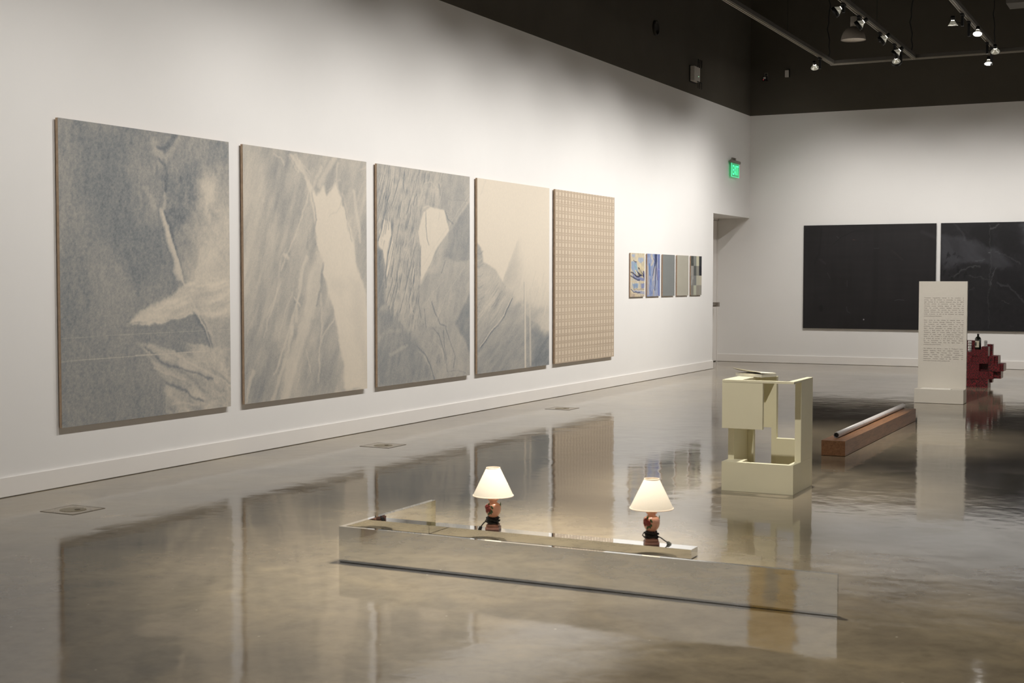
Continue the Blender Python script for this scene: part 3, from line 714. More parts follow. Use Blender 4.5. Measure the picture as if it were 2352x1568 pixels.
# ------------------------------------------------------------------ table lamps
def shade_material():
    m, nt, p = newmat('white_fabric_shade')
    tc = nt.nodes.new('ShaderNodeTexCoord'); n = noise(nt, 300, 2, .6, tc.outputs['Object'])
    r = ramp(nt, n.outputs['Fac'], [(.3, lin((244, 238, 222))), (.7, lin((252, 247, 233)))])
    nt.links.new(r.outputs[0], p.inputs['Base Color']); p.inputs['Roughness'].default_value = .8
    tr = nt.nodes.new('ShaderNodeBsdfTranslucent'); tr.inputs[0].default_value = (*lin((252, 226, 180)), 1)
    mx = nt.nodes.new('ShaderNodeMixShader'); mx.inputs[0].default_value = .25
    nt.links.new(p.outputs[0], mx.inputs[1]); nt.links.new(tr.outputs[0], mx.inputs[2])
    nt.links.new(mx.outputs[0], nt.nodes['Material Output'].inputs['Surface'])
    return m
m_shade = shade_material()
m_shade_trim = simple('pinkish_shade_trim', (240, 220, 198), .8)
m_vase = simple('salmon_glazed_ceramic', (226, 168, 144), .18, var=.12, scale=14, coat=.6)
m_pinkbase = simple('dusty_pink_base', (196, 146, 132), .35, var=.12, scale=20)
m_rose = simple('dark_rose_relief', (132, 50, 44), .4, var=.35, scale=120)
m_leaf = simple('green_leaf_relief', (70, 92, 56), .4, var=.3, scale=90)
m_socket = simple('brass_socket', (96, 62, 40), .35, metal=.7)
m_clear = simple('clear_grey_plug', (196, 200, 192), .15, spec=.8)

def make_lamp(label, loc, rz, cord_pts, plug_mat, coil_seed, sh=1.0):
    t = thing('table_lamp', label, 'lamp', loc, rz, 'pair of salmon table lamps')
    bm = bmesh.new()
    box(bm, -.041, .041, -.041, .041, .0, .018, 0, .004); box(bm, -.036, .036, -.036, .036, .018, .034, 0, .006)
    lathe(bm, [(.030, .034), (.028, .045), (.022, .056), (.024, .070), (.026, .074)], 24)
    obj('base', bm, m_pinkbase, t)
    bm = bmesh.new()
    lathe(bm, [(.025, .074), (.033, .082), (.042, .098), (.046, .118), (.046, .135), (.042, .147), (.032, .153), (.024, .158), (.022, .166), (.030, .172), (.032, .177), (.028, .182), (.020, .190), (.015, .193)], 36)
    obj('vase', bm, m_vase, t)
    # rose relief facing the viewer's left
    bm = bmesh.new(); random.seed(coil_seed)
    def on_vase(a, z):
        r = .046 if .11 < z < .14 else .043
        return Vector((r*math.cos(a), r*math.sin(a), z))
    ca = math.radians(-104)-rz
    for k in range(16):
        a = ca+random.uniform(-.34, .34); z = .126+random.uniform(-.014, .017)
        P = on_vase(a, z)*1.0; P.x *= 1.06; P.y *= 1.06; bmesh.ops.create_uvsphere(bm, u_segments=10, v_segments=6, radius=.0072+random.random()*.003, matrix=Matrix.Translation(P) @ Matrix.Rotation(a, 4, 'Z') @ Matrix.Diagonal((.55, 1, 1, 1)))
    for f in bm.faces: f.smooth = True
    obj('rose_relief', bm, m_rose, t)
    for k, (da, dz) in enumerate(((.35, -.020), (.12, -.026), (.5, -.010), (.05, .026), (.55, .012), (2.1, .026), (2.25, .020))):
        bm = bmesh.new(); a = ca+da; P = on_vase(a, .124+dz)
        bmesh.ops.create_uvsphere(bm, u_segments=10, v_segments=6, radius=.0125, matrix=Matrix.Translation(P) @ Matrix.Rotation(a, 4, 'Z') @ Matrix.Rotation(.6*(-1)**k, 4, 'X') @ Matrix.Diagonal((.25, .5, 1, 1)))
        for f in bm.faces: f.smooth = True
        obj('leaf_relief', bm, m_leaf, t)
    bm = bmesh.new(); lathe(bm, [(.011, .190), (.011, .205), (.014, .207), (.014, .240), (.008, .245)], 20); obj('socket', bm, m_socket, t)
    bm = bmesh.new(); lathe(bm, [(.004, .245), (.012, .250), (.022, .272), (.026, .292), (.020, .312), (.006, .320)], 20); obj('bulb', bm, simple('frosted_bulb', (240, 236, 226), .3), t)
    # shade: thin open cone
    zb, zt = .199, .360
    rb, rt = .1185*sh, .0405*sh
    bm = bmesh.new(); lathe(bm, [(rb, zb), (rt, zt), (rt-.0012, zt), (rb-.0012, zb), (rb, zb)], 56, cap=False); s = obj('lamp_shade', bm, m_shade, t)
    for (r, z) in ((rb, zb), (rt, zt)):
        bm = bmesh.new(); lathe(bm, [(r+.0008, z-.002), (r+.0008, z+.003), (r-.002, z+.003), (r-.002, z-.002), (r+.0008, z-.002)], 56, cap=False)
        obj('shade_trim', bm, m_shade_trim, s)
    bm = bmesh.new()
    for k in range(3):
        a = 2*PI*k/3+.4; tube(bm, [(.006*math.cos(a), .006*math.sin(a), .335), (rt*.95*math.cos(a), rt*.95*math.sin(a), .352)], .0012, 6)
    tube(bm, [(0, 0, .318), (0, 0, .336)], .006, 10)
    obj('shade_spider', bm, m_socket, s)
    # black flex wrapped round the foot
    bm = bmesh.new(); pts = []
    for k in range(190):
        a = k*.42; f = k/190
        r = .031+.006*math.sin(k*.9+coil_seed)+.004*math.sin(k*.23)
        pts.append((r*math.cos(a), r*math.sin(a), .037+.036*f+.002*math.sin(k*1.7)))
    tube(bm, pts, .0036, 6)
    for q_ in (0, 1):
        a = 2.4+q_*2.6
        tube(bm, [(.028*math.cos(a), .028*math.sin(a), .072), (.046*math.cos(a+.2), .046*math.sin(a+.2), .060), (.050*math.cos(a+.5), .050*math.sin(a+.5), .046), (.036*math.cos(a+.8), .036*math.sin(a+.8), .040)], .0030, 6)
    tube(bm, cord_pts, .0034, 6)
    cd = obj('power_cord', bm, m_black, t)
    e = Vector(cord_pts[-1]); d = (e-Vector(cord_pts[-2])).normalized()
    M = Matrix.Translation(e) @ d.to_track_quat('Z', 'Y').to_matrix().to_4x4()
    bm = bmesh.new()
    lathe(bm, [(.004, 0), (.0085, .004), (.010, .014), (.009, .024), (.010, .026)], 12)
    bmesh.ops.transform(bm, matrix=M, verts=bm.verts)
    pg = obj('plug', bm, plug_mat, cd)
    bm = bmesh.new()
    for s_ in (-.0045, .0045): box(bm, s_-.0008, s_+.0008, -.002, .002, .026, .040)
    bmesh.ops.transform(bm, matrix=M, verts=bm.verts)
    obj('prong', bm, m_chrome if plug_mat is not m_black else m_black, cd)
    return t
VX, VY = math.cos(.464), math.sin(.464)      # screen-right direction on the ground
make_lamp('salmon table lamp with brighter shade and black plug, left of the pair', (3.706, 6.990, .052), .30,
          [(-.030, -.010, .052), (-.048, -.022, .044), (-.060, -.026, .030), (-.066, -.022, .020)], m_black, 3)
make_lamp('salmon table lamp with clear plug and visible shade top, right of the pair', (4.688, 6.988, .052), .46,
          [(.030, -.008, .046), (.052, -.010, .036), (.070, -.008, .022), (.084, -.006, .0125)], m_clear, 8, 1.02)

# ------------------------------------------------------------------ cream cut-out pedestal
cp = thing('cutout_pedestal', 'cream boxy pedestal sculpture with open cut corners and a book on top', 'sculpture', (4.33, 9.345, 0))
W, D, H, t_ = .52, .53, .795, .045
def cbox(name, *bs):
    bm = bmesh.new()
    for b in bs: box(bm, *b, 0, .0008)
    return obj(name, bm, m_cream, cp)
cbox('lower_front_panel', (0, W, 0, t_, 0, .208))
cbox('upper_front_panel', (0, .297, 0, .034, .448, H-.018), (0, W, 0, .034, H-.0165, H))
cbox('left_panel', (0, t_, t_, D, 0, .190), (0, t_, .150, D, .190, .448), (0, t_, .034, D, .448, H-.018))
cbox('right_panel', (W-t_, W, t_, D, 0, .208), (W-t_, W, .205, D, .208, H-.0165), (W-t_, W, .034, D, H-.0165, H))
cbox('back_panel', (t_, .09, D-t_, D, 0, .415), (t_, .09, D-t_, D, .415, H-.018), (.09, .225, D-t_, D, .415, H), (.225, .262, D-t_, D, 0, H), (.262, W-t_, D-t_, D, 0, .337))
cbox('top_plate', (0, .135, .034, .50, H-.0175, H))
cbox('corner_shelf', (0, .135, t_, .185, .190, .208))

m_book = simple('white_book_pages', (226, 222, 206), .6, var=.05, scale=60)
bk = thing('thick_book', 'thick white book lying on the cream cut-out pedestal', 'book', (4.445, 9.79, .7955), -.42)
bm = bmesh.new(); box(bm, -.125, .125, -.082, .082, .003, .019, 0, .001); obj('page_block', bm, m_book, bk)
bm = bmesh.new(); box(bm, -.127, .127, -.084, .084, 0, .003); box(bm, -.127, .127, -.084, .084, .019, .022); obj('cover', bm, simple('white_book_cover', (236, 233, 222), .35), bk)
# thin booklet lying on it with its front and left edges curling up
def curled(off, th, w, d):
    bm = bmesh.new(); nu, nv = 22, 14
    def P(a, b, k):
        x = (a/nu-.5)*w; y = (b/nv-.5)*d; f = 1-b/nv; l = 1-a/nu
        z = .028*max(0, (f-.25)/.75)**1.7*(.25+.75*l**.6)+.010*max(0, l-.5)**1.5*2
        return bm.verts.new((x-.012*max(0, f-.5)*l, y-.02*max(0, f-.4), z+off+k))
    top = [[P(a, b, th) for b in range(nv+1)] for a in range(nu+1)]; bot = [[P(a, b, 0) for b in range(nv+1)] for a in range(nu+1)]
    for a in range(nu):
        for b in range(nv):
            bm.faces.new((top[a][b], top[a+1][b], top[a+1][b+1], top[a][b+1])).smooth = True
            bm.faces.new((bot[a][b], bot[a][b+1], bot[a+1][b+1], bot[a+1][b])).smooth = True
    for a in range(nu):
        for b in (0, nv): bm.faces.new((top[a][b], bot[a][b], bot[a+1][b], top[a+1][b]))
    for b in range(nv):
        for a in (0, nu): bm.faces.new((top[a][b], top[a][b+1], bot[a][b+1], bot[a][b]))
    return bm
bl = thing('curled_booklet', 'soft booklet with upturned edges lying on the thick book', 'booklet', (4.44, 9.79, .8178), -.36)
obj('curled_pages', curled(.0014, .004, .25, .16), m_book, bl)
obj('cover', curled(0, .0012, .255, .165), simple('pale_booklet_cover', (196, 188, 168), .5), bl)

# ------------------------------------------------------------------ wooden beam and ruled tube
def wood_material():
    m, nt, p = newmat('oiled_wood_beam')
    tc = nt.nodes.new('ShaderNodeTexCoord'); mp = nt.nodes.new('ShaderNodeMapping'); mp.inputs['Scale'].default_value = (9, .8, 9)
    nt.links.new(tc.outputs['Object'], mp.inputs[0])
    n = noise(nt, 5, 8, .65, mp.outputs[0], .8); n2 = noise(nt, 30, 3, .6, mp.outputs[0])
    r = ramp(nt, n.outputs['Fac'], [(.25, lin((104, 70, 44))), (.5, lin((146, 102, 68))), (.75, lin((166, 118, 82)))])
    r2 = ramp(nt, n2.outputs['Fac'], [(.3, (.82, .82, .82)), (.7, (1.05, 1.05, 1.05))])
    nt.links.new(mix(nt, .8, r.outputs[0], r2.outputs[0], 'MULTIPLY'), p.inputs['Base Color']); p.inputs['Roughness'].default_value = .45
    return m
m_wood = wood_material()
bm = bmesh.new(); box(bm, -.102, .102, 0, 3.32, .002, .131, 0, .0025)
tag(obj('wooden_beam', bm, m_wood, loc=(4.594, 11.617, 0)), 'long brown wooden beam lying on the floor beneath a white tube', 'beam')

tb = thing('ruled_tube', 'white hollow tube marked with fine rings, lying along the wooden beam', 'tube', (4.572, 11.82, .1565), .004)
def ring_material():
    m, nt, p = newmat('white_ringed_tube')
    tc = nt.nodes.new('ShaderNodeTexCoord'); sx = nt.nodes.new('ShaderNodeSeparateXYZ'); nt.links.new(tc.outputs['Object'], sx.inputs[0])
    def rings(period, width):
        f = math_n(nt, 'FRACT', math_n(nt, 'DIVIDE', sx.outputs['Y'], period)); return math_n(nt, 'LESS_THAN', f, width/period)
    a = mix(nt, math_n(nt, 'MULTIPLY', rings(.043, .006), .55), lin((232, 228, 228)), lin((140, 118, 122)))
    a = mix(nt, math_n(nt, 'MULTIPLY', rings(1.02, .008), .7), a, lin((96, 84, 80)))
    nt.links.new(a, p.inputs['Base Color']); p.inputs['Roughness'].default_value = .35
    return m
bm = bmesh.new()
LT = 3.13; Ry = Matrix.Rotation(-PI/2, 3, 'X')
lathe(bm, [(.0215, .0), (.025, 0), (.025, LT), (.0215, LT), (.0215, 0)], 36, M=Ry, cap=False)
obj('tube_wall', bm, ring_material(), tb)
bm = bmesh.new(); lathe(bm, [(.0213, .03), (.0213, LT-.02)], 28, M=Ry, cap=True); obj('dark_core', bm, m_black, tb)

# ------------------------------------------------------------------ text stand
m_stand = simple('pale_grey_stand_paint', (207, 202, 192), .6, var=.01)
ts = thing('text_stand', 'tall pale grey stand printed with three paragraphs, on a low plinth', 'information stand', (4.57, 17.30, 0))
bm = bmesh.new(); box(bm, -.291, .291, -.13, .13, .003, .172, 0, .001); obj('plinth', bm, m_stand, ts)
bm = bmesh.new(); box(bm, -.285, .290, .075, .13, .172, 1.494, 0, .001); obj('upright_panel', bm, m_stand, ts)
LINES = ["Thompson's long-standing interest in the circulation of", "painting, and the artwork as commodity, is evident in", "eight paintings of his landlords composed using the CMYK", "four-color process of commercial printing. Through a", "subtractive process removing degrees of light from the", "image, the portraits combine deskilled technology with", "painterly technique. The portraits also comment on the", "historical relations\u2014artist and market, labor and value\u2014of", "artistic production, as well as the circulation and exchange", "of commodities and information.", "",
 "Other works on view reframe or reiterate details and", "motifs from previous paintings. Reflecting his interest in", "the conceptual and material conditions of image", "production, these paintings combine both senses of the", "digital. Blurred photocopies of garbage are used to", "produce a digital artifact that serves as the source for", "Thompson's series of Untitled (2006) paintings. Enlarged", "sections of these images are meticulously rendered in", "shades of gray, arranged in a grid; the tonal scheme used", "to produce the paintings is itself presented in b.A (2008).", "For his participation in the 2008 Whitney Biennial,", "Thompson reframed details from the digital images to", "produce a new series of works.", "",
 "The exhibition also features a series of Thompson's recent", "pedestal sculptures, which turn sculptural volumes into", "surfaces. Rather than following the convention of", "presenting artworks, these sculptures self-reflexively", "address their function by presenting information and", "supplemental materials related to the exhibition, the", "artist's research process, and the works on view."]
_cache = {}
def word_geo(w, size):
    if (w, size) in _cache: return _cache[(w, size)]
    cu = bpy.data.curves.new('txt', 'FONT'); cu.body = w; cu.size = size; cu.resolution_u = 2; cu.offset = size*.003
    o = bpy.data.objects.new('txt', cu); COL.objects.link(o)
    dg = bpy.context.evaluated_depsgraph_get(); ev = o.evaluated_get(dg); me = ev.to_mesh()
    vs = [tuple(v.co) for v in me.vertices]; fs = [tuple(p_.vertices) for p_ in me.polygons]
    ev.to_mesh_clear(); bpy.data.objects.remove(o); bpy.data.curves.remove(cu)
    _cache[(w, size)] = (vs, fs, max((v[0] for v in vs), default=0)); return _cache[(w, size)]
def set_text(bm, lines, x0, x1, ztop, zbot, y, size, justified):
    step = (ztop-zbot)/(len(lines)-1)
    for i, ln in enumerate(lines):
        ws = ln.split()
        if not ws: continue
        g = [word_geo(w, size) for w in ws]; tot = sum(q[2] for q in g)
        last = i+1 == len(lines) or lines[i+1] == ""
        gap = size*.28 if last or not justified or len(ws) == 1 else (x1-x0-tot)/(len(ws)-1)
        x = x0
        for vs, fs, wd in g:
            vv = [bm.verts.new((x+v[0], y, ztop-step*i+v[1])) for v in vs]
            for f in fs:
                try: bm.faces.new([vv[k] for k in f])
                except ValueError: pass
            x += wd+gap
bm = bmesh.new()
set_text(bm, LINES, -.221, .251, 1.285, .508, .0738, .0163, True)
obj('printed_text', bm, simple('grey_print_ink', (126, 118, 112), .7), ts)

ps = thing('paper_stack', 'thin stack of white sheets on the plinth of the text stand', 'papers', (4.54, 17.275, .1722), -.03)
bm = bmesh.new(); box(bm, -.19, .17, -.085, .065, 0, .006)
obj('sheets', bm, simple('white_paper', (238, 234, 226), .7), ps)

# ------------------------------------------------------------------ red speckled block sculpture
def red_material():
    m, nt, p = newmat('red_black_speckle')
    tc = nt.nodes.new('ShaderNodeTexCoord')
    n = noise(nt, 85, 2, .5, tc.outputs['Object'])
    r = ramp(nt, n.outputs['Fac'], [(.46, lin((30, 12, 13))), (.55, lin((128, 26, 36)))])
    nt.links.new(r.outputs[0], p.inputs['Base Color']); p.inputs['Roughness'].default_value = .4
    return m
m_red = red_material(); m_redpink = simple('pink_white_block_edge', (196, 180, 174), .5)
rs = thing('speckled_block_sculpture', 'red and black speckled sculpture of stacked blocks behind the text stand', 'sculpture', (4.6, 20.05, 0))
def rblock(x0, x1, y0, y1, z0_, z1, white=False):
    bm = bmesh.new(); fs = box(bm, x0-4.6, x1-4.6, y0, y1, z0_, z1)
    bm.faces.ensure_lookup_table()
    for f in bm.faces:
        if white and sum(v.co.x for v in f.verts)/4 > x1-4.6-1e-4: f.material_index = 1
    for e in [0]:
        pass
    return obj('block', bm, [m_red, m_redpink], rs)
u_ = .1075
rblock(4.30, 4.772, .02, .34, 0, .120, True)
rblock(4.24, 4.655, 0, .36, .1205, .2275); rblock(4.6555, 4.772, .012, .36, .1205, .2275, False); rblock(4.7725, 4.842, .03, .36, .1205, .2275); rblock(4.8425, 4.936, .10, .36, .125, .2275, True)
rblock(4.20, 4.655, 0, .36, .228, .335); rblock(4.6555, 4.772, .14, .36, .228, .335); rblock(4.7725, 4.930, .02, .36, .228, .335); rblock(4.9305, 4.975, .06, .36, .232, .335, True)
rblock(4.22, 4.556, -.01, .36, .3355, .4425); rblock(4.5565, 4.655, .012, .36, .3355, .4425); rblock(4.6555, 4.772, 0, .36, .3355, .4425); rblock(4.7725, 4.850, .03, .36, .3355, .4425); rblock(4.8505, 4.898, .08, .36, .3355, .4425, True)
rblock(4.30, 4.556, 0, .20, .443, .495); rblock(4.5565, 4.6795, 0, .16, .443, .534); rblock(4.680, 4.772, 0, .20, .443, .574, True)
rblock(4.772, 4.805, .22, .34, .443, .598, True); rblock(4.44, 4.60, .20, .34, .443, .650); rblock(4.70, 4.7715, .205, .34, .443, .600); rblock(4.775, 4.812, .16, .30, .062, .1203, True)

bt = thing('dark_bottle', 'dark round-shouldered bottle with cream label standing on the red block sculpture', 'bottle', (4.626, 20.115, .5345))
bm = bmesh.new(); lathe(bm, [(.040, 0), (.0435, .006), (.0435, .135), (.040, .155), (.028, .172), (.014, .182), (.0125, .205)], 32); obj('bottle_body', bm, simple('near_black_glass', (22, 24, 18), .1, coat=.5), bt)
bm = bmesh.new(); lathe(bm, [(.015, .200), (.015, .217), (.012, .219)], 20); obj('cap', bm, m_black, bt)
bm = bmesh.new()
A0, A1 = math.radians(-140), math.radians(-62)
vs = [[bm.verts.new((.0441*math.cos(A0+(A1-A0)*i/14), .0441*math.sin(A0+(A1-A0)*i/14), z)) for z in (.030, .120)] for i in range(15)]
for i in range(14): bm.faces.new((vs[i][0], vs[i+1][0], vs[i+1][1], vs[i][1])).smooth = True
lb = obj('paper_label', bm, simple('cream_label', (206, 200, 180), .7), bt)
bm = bmesh.new()
for k in range(3):
    pts = [(.0446*math.cos(a), .0446*math.sin(a), .075+(.034-.010*k)*math.sin(f)) for f, a in [(2*PI*j/18, math.radians(-122)+(.26-.08*k)*math.cos(2*PI*j/18)) for j in range(19)]]
    tube(bm, pts, .0016, 5)
for dz in (-.02, 0, .02): tube(bm, [(.0446*math.cos(math.radians(-132+3*k)), .0446*math.sin(math.radians(-132+3*k)), .075+dz+.006*math.sin(k*1.3)) for k in range(9)], .0018, 5)
obj('line_drawing', bm, m_black, lb)
m_tumbler, _nt, _p = newmat('clear_tumbler_glass')
_p.inputs['Base Color'].default_value = (.93, .93, .93, 1); _p.inputs['Roughness'].default_value = .06; _p.inputs['Transmission Weight'].default_value = .55; _p.inputs['Metallic'].default_value = .45
tm = thing('ribbed_tumbler', 'ribbed shiny tumbler at the right edge of the red block sculpture top', 'glass', (4.733, 20.10, .5745), 0, 'two ribbed tumblers')
bm = bmesh.new(); pr = [(.020, 0)]
for k in range(4):
    z = .006+k*.0195; pr += [(.0205, z), (.0235, z+.006), (.0235, z+.011), (.0205, z+.017)]
lathe(bm, pr+[(.022, .086), (.0195, .086), (.018, .01)], 28); obj('tumbler_wall', bm, m_tumbler, tm)
t2 = copy_thing(tm, (4.520, 20.10, .4955), 'tall ribbed shiny tumbler on the red blocks, half hidden by the text stand')
t2.scale = (1.15, 1.15, 1.85)

# ------------------------------------------------------------------ exit sign
ex = thing('exit_sign', 'glowing green EXIT sign on the left wall above the doorway', 'sign', (0, 23.34, 3.33))
bm = bmesh.new(); box(bm, 0, .03, -.06, .06, .26, .34, 0, .004); obj('wall_bracket', bm, simple('grey_sign_housing', (128, 120, 112), .5), ex)
bm = bmesh.new(); lathe(bm, [(.024, -.25), (.028, -.245), (.028, .245), (.024, .25)], 20, M=Matrix.Rotation(PI/2, 3, 'X'), center=(.055, 0, .262)); box(bm, .0, .06, -.03, .03, .285, .33)
obj('sign_housing', bm, simple('grey_sign_housing_tube', (134, 127, 118), .45), ex)
m_acr, _nt, _p = newmat('edge_lit_acrylic')
_p.inputs['Base Color'].default_value = (.10, .42, .22, 1); _p.inputs['Roughness'].default_value = .2; _p.inputs['Alpha'].default_value = .75
_p.inputs['Emission Color'].default_value = (.05, .75, .28, 1); _p.inputs['Emission Strength'].default_value = .30
m_glow = emissive('green_glow', (.06, 1.0, .40), 1.5)
bm = bmesh.new(); box(bm, .050, .058, -.215, .215, .0, .236); ac = obj('acrylic_plate', bm, m_acr, ex)
bm = bmesh.new()
for b in ((.0500, .0585, -.219, -.214, -.002, .236), (.0500, .0585, .214, .219, -.002, .236), (.0500, .0585, -.219, .219, -.004, .001)): box(bm, *b)
obj('glowing_edge', bm, emissive('green_edge_glow', (.12, 1.0, .50), .9), ac)
bm = bmesh.new()
vs, fs, wd = word_geo('EXIT', .24)
vm = bmesh.new()
sc = .34/wd
for (du_, w_) in ((0, 1),):
    vv = [vm.verts.new((.0592, -.17+v[0]*sc, .035+v[1])) for v in vs]
    for f in fs: vm.faces.new([vv[k] for k in f])
obj('exit_lettering', vm, m_glow, ac)
bm.free()

# ------------------------------------------------------------------ wall devices on the dark band
m_white_plastic = simple('white_plastic_box', (214, 208, 200), .4)
ap = thing('wireless_access_point', 'white box with black antennas on the dark band of the left wall', 'access point', (0, 21.17, 4.72))
bm = bmesh.new(); box(bm, .012, .085, -.14, .14, 0, .235, 0, .006); obj('housing', bm, m_white_plastic, ap)
bm = bmesh.new(); box(bm, 0, .012, -.15, .15, -.015, .25); obj('mount_plate', bm, m_black, ap)
for k in range(3):
    for s_ in (0, 1):
        bm = bmesh.new(); y = -.02+k*.085
        if s_: tube(bm, [(.07, y, .225), (.098, y+.02, .237), (.100, y+.02, .36)], .007, 8)
        else: tube(bm, [(.07, y, .010), (.098, y+.02, -.002), (.100, y+.02, -.11)], .007, 8)
        obj('antenna', bm, m_black, ap)
bm = bmesh.new(); bmesh.ops.create_uvsphere(bm, u_segments=10, v_segments=8, radius=.005, matrix=Matrix.Translation((.0855, .06, .085))); obj('status_light', bm, emissive('green_status_light', (.3, 1, .55), 2.5), ap)

bm = bmesh.new(); lathe(bm, [(.115, 0), (.115, .03), (.085, .034), (.085, .006), (.02, .004)], 28, M=Matrix.Rotation(PI/2, 3, 'Y'))
tag(obj('pipe_collar', bm, simple('dark_pipe_collar', (50, 48, 42), .6), loc=(0, 19.46, 5.30)), 'dark round pipe collar high on the left wall', 'pipe fitting')

ol = thing('wall_outlet', 'grey outlet plate with a black adapter on the dark band near the corner', 'outlet', (.295, L, 5.16))
bm = bmesh.new(); box(bm, -.035, .035, -.01, 0, 0, .125, 0, .002); obj('outlet_plate', bm, simple('grey_outlet_plate', (112, 108, 98), .5), ol)
bm = bmesh.new(); lathe(bm, [(.018, -.002), (.018, .002)], 18, M=Matrix.Rotation(PI/2, 3, 'X'), center=(0, -.0105, .09)); obj('socket_opening', bm, m_black, ol)
bm = bmesh.new(); box(bm, -.048, .026, -.07, -.01, -.03, .055, 0, .006); ad = obj('plug_adapter', bm, m_black, ol)
bm = bmesh.new(); box(bm, -.034, .012, -.0725, -.0702, .005, .040); obj('adapter_label', bm, m_white_plastic, ad)
bm = bmesh.new(); bmesh.ops.create_uvsphere(bm, u_segments=8, v_segments=6, radius=.007, matrix=Matrix.Translation((-.035, -.071, -.008))); obj('red_light', bm, emissive('red_status_light', (1, .08, .1), .5), ad)
rd = thing('wall_repeater', 'small white box with short black antenna on the dark back wall band', 'wireless box', (.685, L, 5.175))
bm = bmesh.new(); box(bm, -.036, .036, -.045, 0, 0, .125, 0, .006); obj('housing', bm, m_white_plastic, rd)
bm = bmesh.new(); tube(bm, [(.028, -.02, .118), (.040, -.02, .15)], .005, 8); box(bm, .036, .044, -.04, 0, .0, .14); obj('antenna', bm, m_black, rd)

# ------------------------------------------------------------------ lighting tracks
ZT = 4.985
TRX = (2.07, 3.35, 4.58)
GT = 'aluminium lighting tracks hung from the ceiling'
labels = ('lighting track nearest the left wall, ending at the corner of the cross track', 'middle lighting track carrying five spotlights', 'right lighting track carrying the glowing spotlights')
RAIL = .022
def track(name, length, label):
    t = thing(name, label, 'lighting track', (0, 0, 0), 0, GT)
    bm = bmesh.new(); box(bm, -.030, .030, 0, length, .0, .055, 0, .003); obj('upper_channel', bm, m_track, t)
    bm = bmesh.new()
    box(bm, -.022, -.014, 0, length, -.022, 0); box(bm, .014, .022, 0, length, -.022, 0); box(bm, -.014, .014, 0, length, -.006, 0)
    obj('power_rail', bm, simple('pale_power_rail', (168, 160, 146), .35, metal=.3), t)
    return t
for x, lab in zip(TRX, labels):
    t = track('lighting_track', 24.5, lab); t.location = (x, -2.5, ZT)
ct = track('lighting_track', 9.5, 'cross lighting track running parallel to the back wall')
ct.location = (2.03, 22.04, ZT); ct.rotation_euler = (0, 0, -PI/2)

def cable(name, label, x, y, z0_, wav, r=.006, grp='thin hanging cables above the tracks'):
    bm = bmesh.new(); n = 28
    tube(bm, [(x+wav*math.sin(i*.9)*.5+wav*math.sin(i*2.3)*.4, y, z0_+(TOP-z0_)*i/n) for i in range(n+1)], r, 6)
    return tag(obj(name, bm, m_cable), label, 'cable', grp)
cable('hanging_cable', 'wavy black cable dropping to the corner of the track frame', 2.07, 21.75, ZT+.055, .03, .010)
cable('hanging_cable', 'wavy black cable dropping to the end of the middle track', 3.35, 21.75, ZT+.055, .03, .010)
cable('hanging_cable', 'black cable dropping to the end of the right track', 4.58, 21.65, ZT+.055, .02, .009)
cable('suspension_wire', 'fine straight wire holding the track nearest the left wall', 2.07, 19.3, ZT+.055, 0, .003)
cable('suspension_wire', 'fine straight wire holding the middle track', 3.35, 19.2, ZT+.055, 0, .003)

# track spotlights
m_refl, _nt, _p = newmat('faceted_glass_reflector')
_p.inputs['Base Color'].default_value = (.80, .82, .76, 1); _p.inputs['Metallic'].default_value = .85; _p.inputs['Roughness'].default_value = .22
_p.inputs['Emission Color'].default_value = (1, .93, .74, 1); _p.inputs['Emission Strength'].default_value = .16
m_hot = emissive('lamp_spill_glow', (1, .92, .78), 6)
m_face = emissive('lit_lamp_face', (1, .97, .93), 26)
m_face_dim = emissive('angled_lamp_face', (1, .96, .9), 5)
def spotlight(label, base, head, aim, hood=True, facelit=False, size=.066):
    """base: point on the track; head: centre of the reflector; aim: point it lights"""
    base = (base[0], base[1], base[2]-.0235)
    t = thing('track_spotlight', label, 'spotlight', base, 0, 'small spotlights clipped to the tracks')
    B = Vector(base); Hd = Vector(head)-B; A = (Vector(aim)-Vector(head)).normalized()
    bm = bmesh.new(); box(bm, -.02, .02, -.06, .06, -.028, .0, 0, .003); obj('track_adapter', bm, m_black, t)
    drop = max(.07, -Hd.z+.01)
    bm = bmesh.new(); box(bm, -.016, .016, -.022, .022, -.028-drop, -.026, 0, .003); obj('stem', bm, m_black, t)
    M = Matrix.Translation(Hd) @ A.to_track_quat('Z', 'Y').to_matrix().to_4x4()
    S = size/.066
    def part(name, prof, mat, seg=24, cap=True, ring=False):
        bm = bmesh.new(); lathe(bm, [(r*S, z*S) for r, z in prof], seg, cap=cap)
        bmesh.ops.transform(bm, matrix=M, verts=bm.verts); return obj(name, bm, mat, t)
    part('socket', [(.012, -.105), (.026, -.10), (.028, -.055), (.018, -.050)], m_black)
    part('reflector', [(.017, -.052), (.024, -.040), (.040, -.012), (.064, .022), (.0625, .022), (.038, -.010), (.020, -.036)], m_refl, 20, False)
    part('hot_spot', [(.010, -.054), (.0225, -.046), (.0235, -.040), (.010, -.038)], m_hot, 10)
    part('lamp_face', [(.004, -.006), (.058, .016), (.058, .018), (.004, .020)], m_face if facelit else m_face_dim, 24)
    if hood: part('hood', [(.064, .016), (.068, .016), (.070, .062), (.066, .062), (.064, .016)], m_black_metal, 28, False)
    # yoke between stem and head
    bm = bmesh.new(); tube(bm, [(0, 0, -.028-drop*.75), tuple(Hd*.6+Vector((0, 0, -.03))), tuple(Hd-A*.075*S)], .006, 6); obj('yoke', bm, m_black, t)
    return t

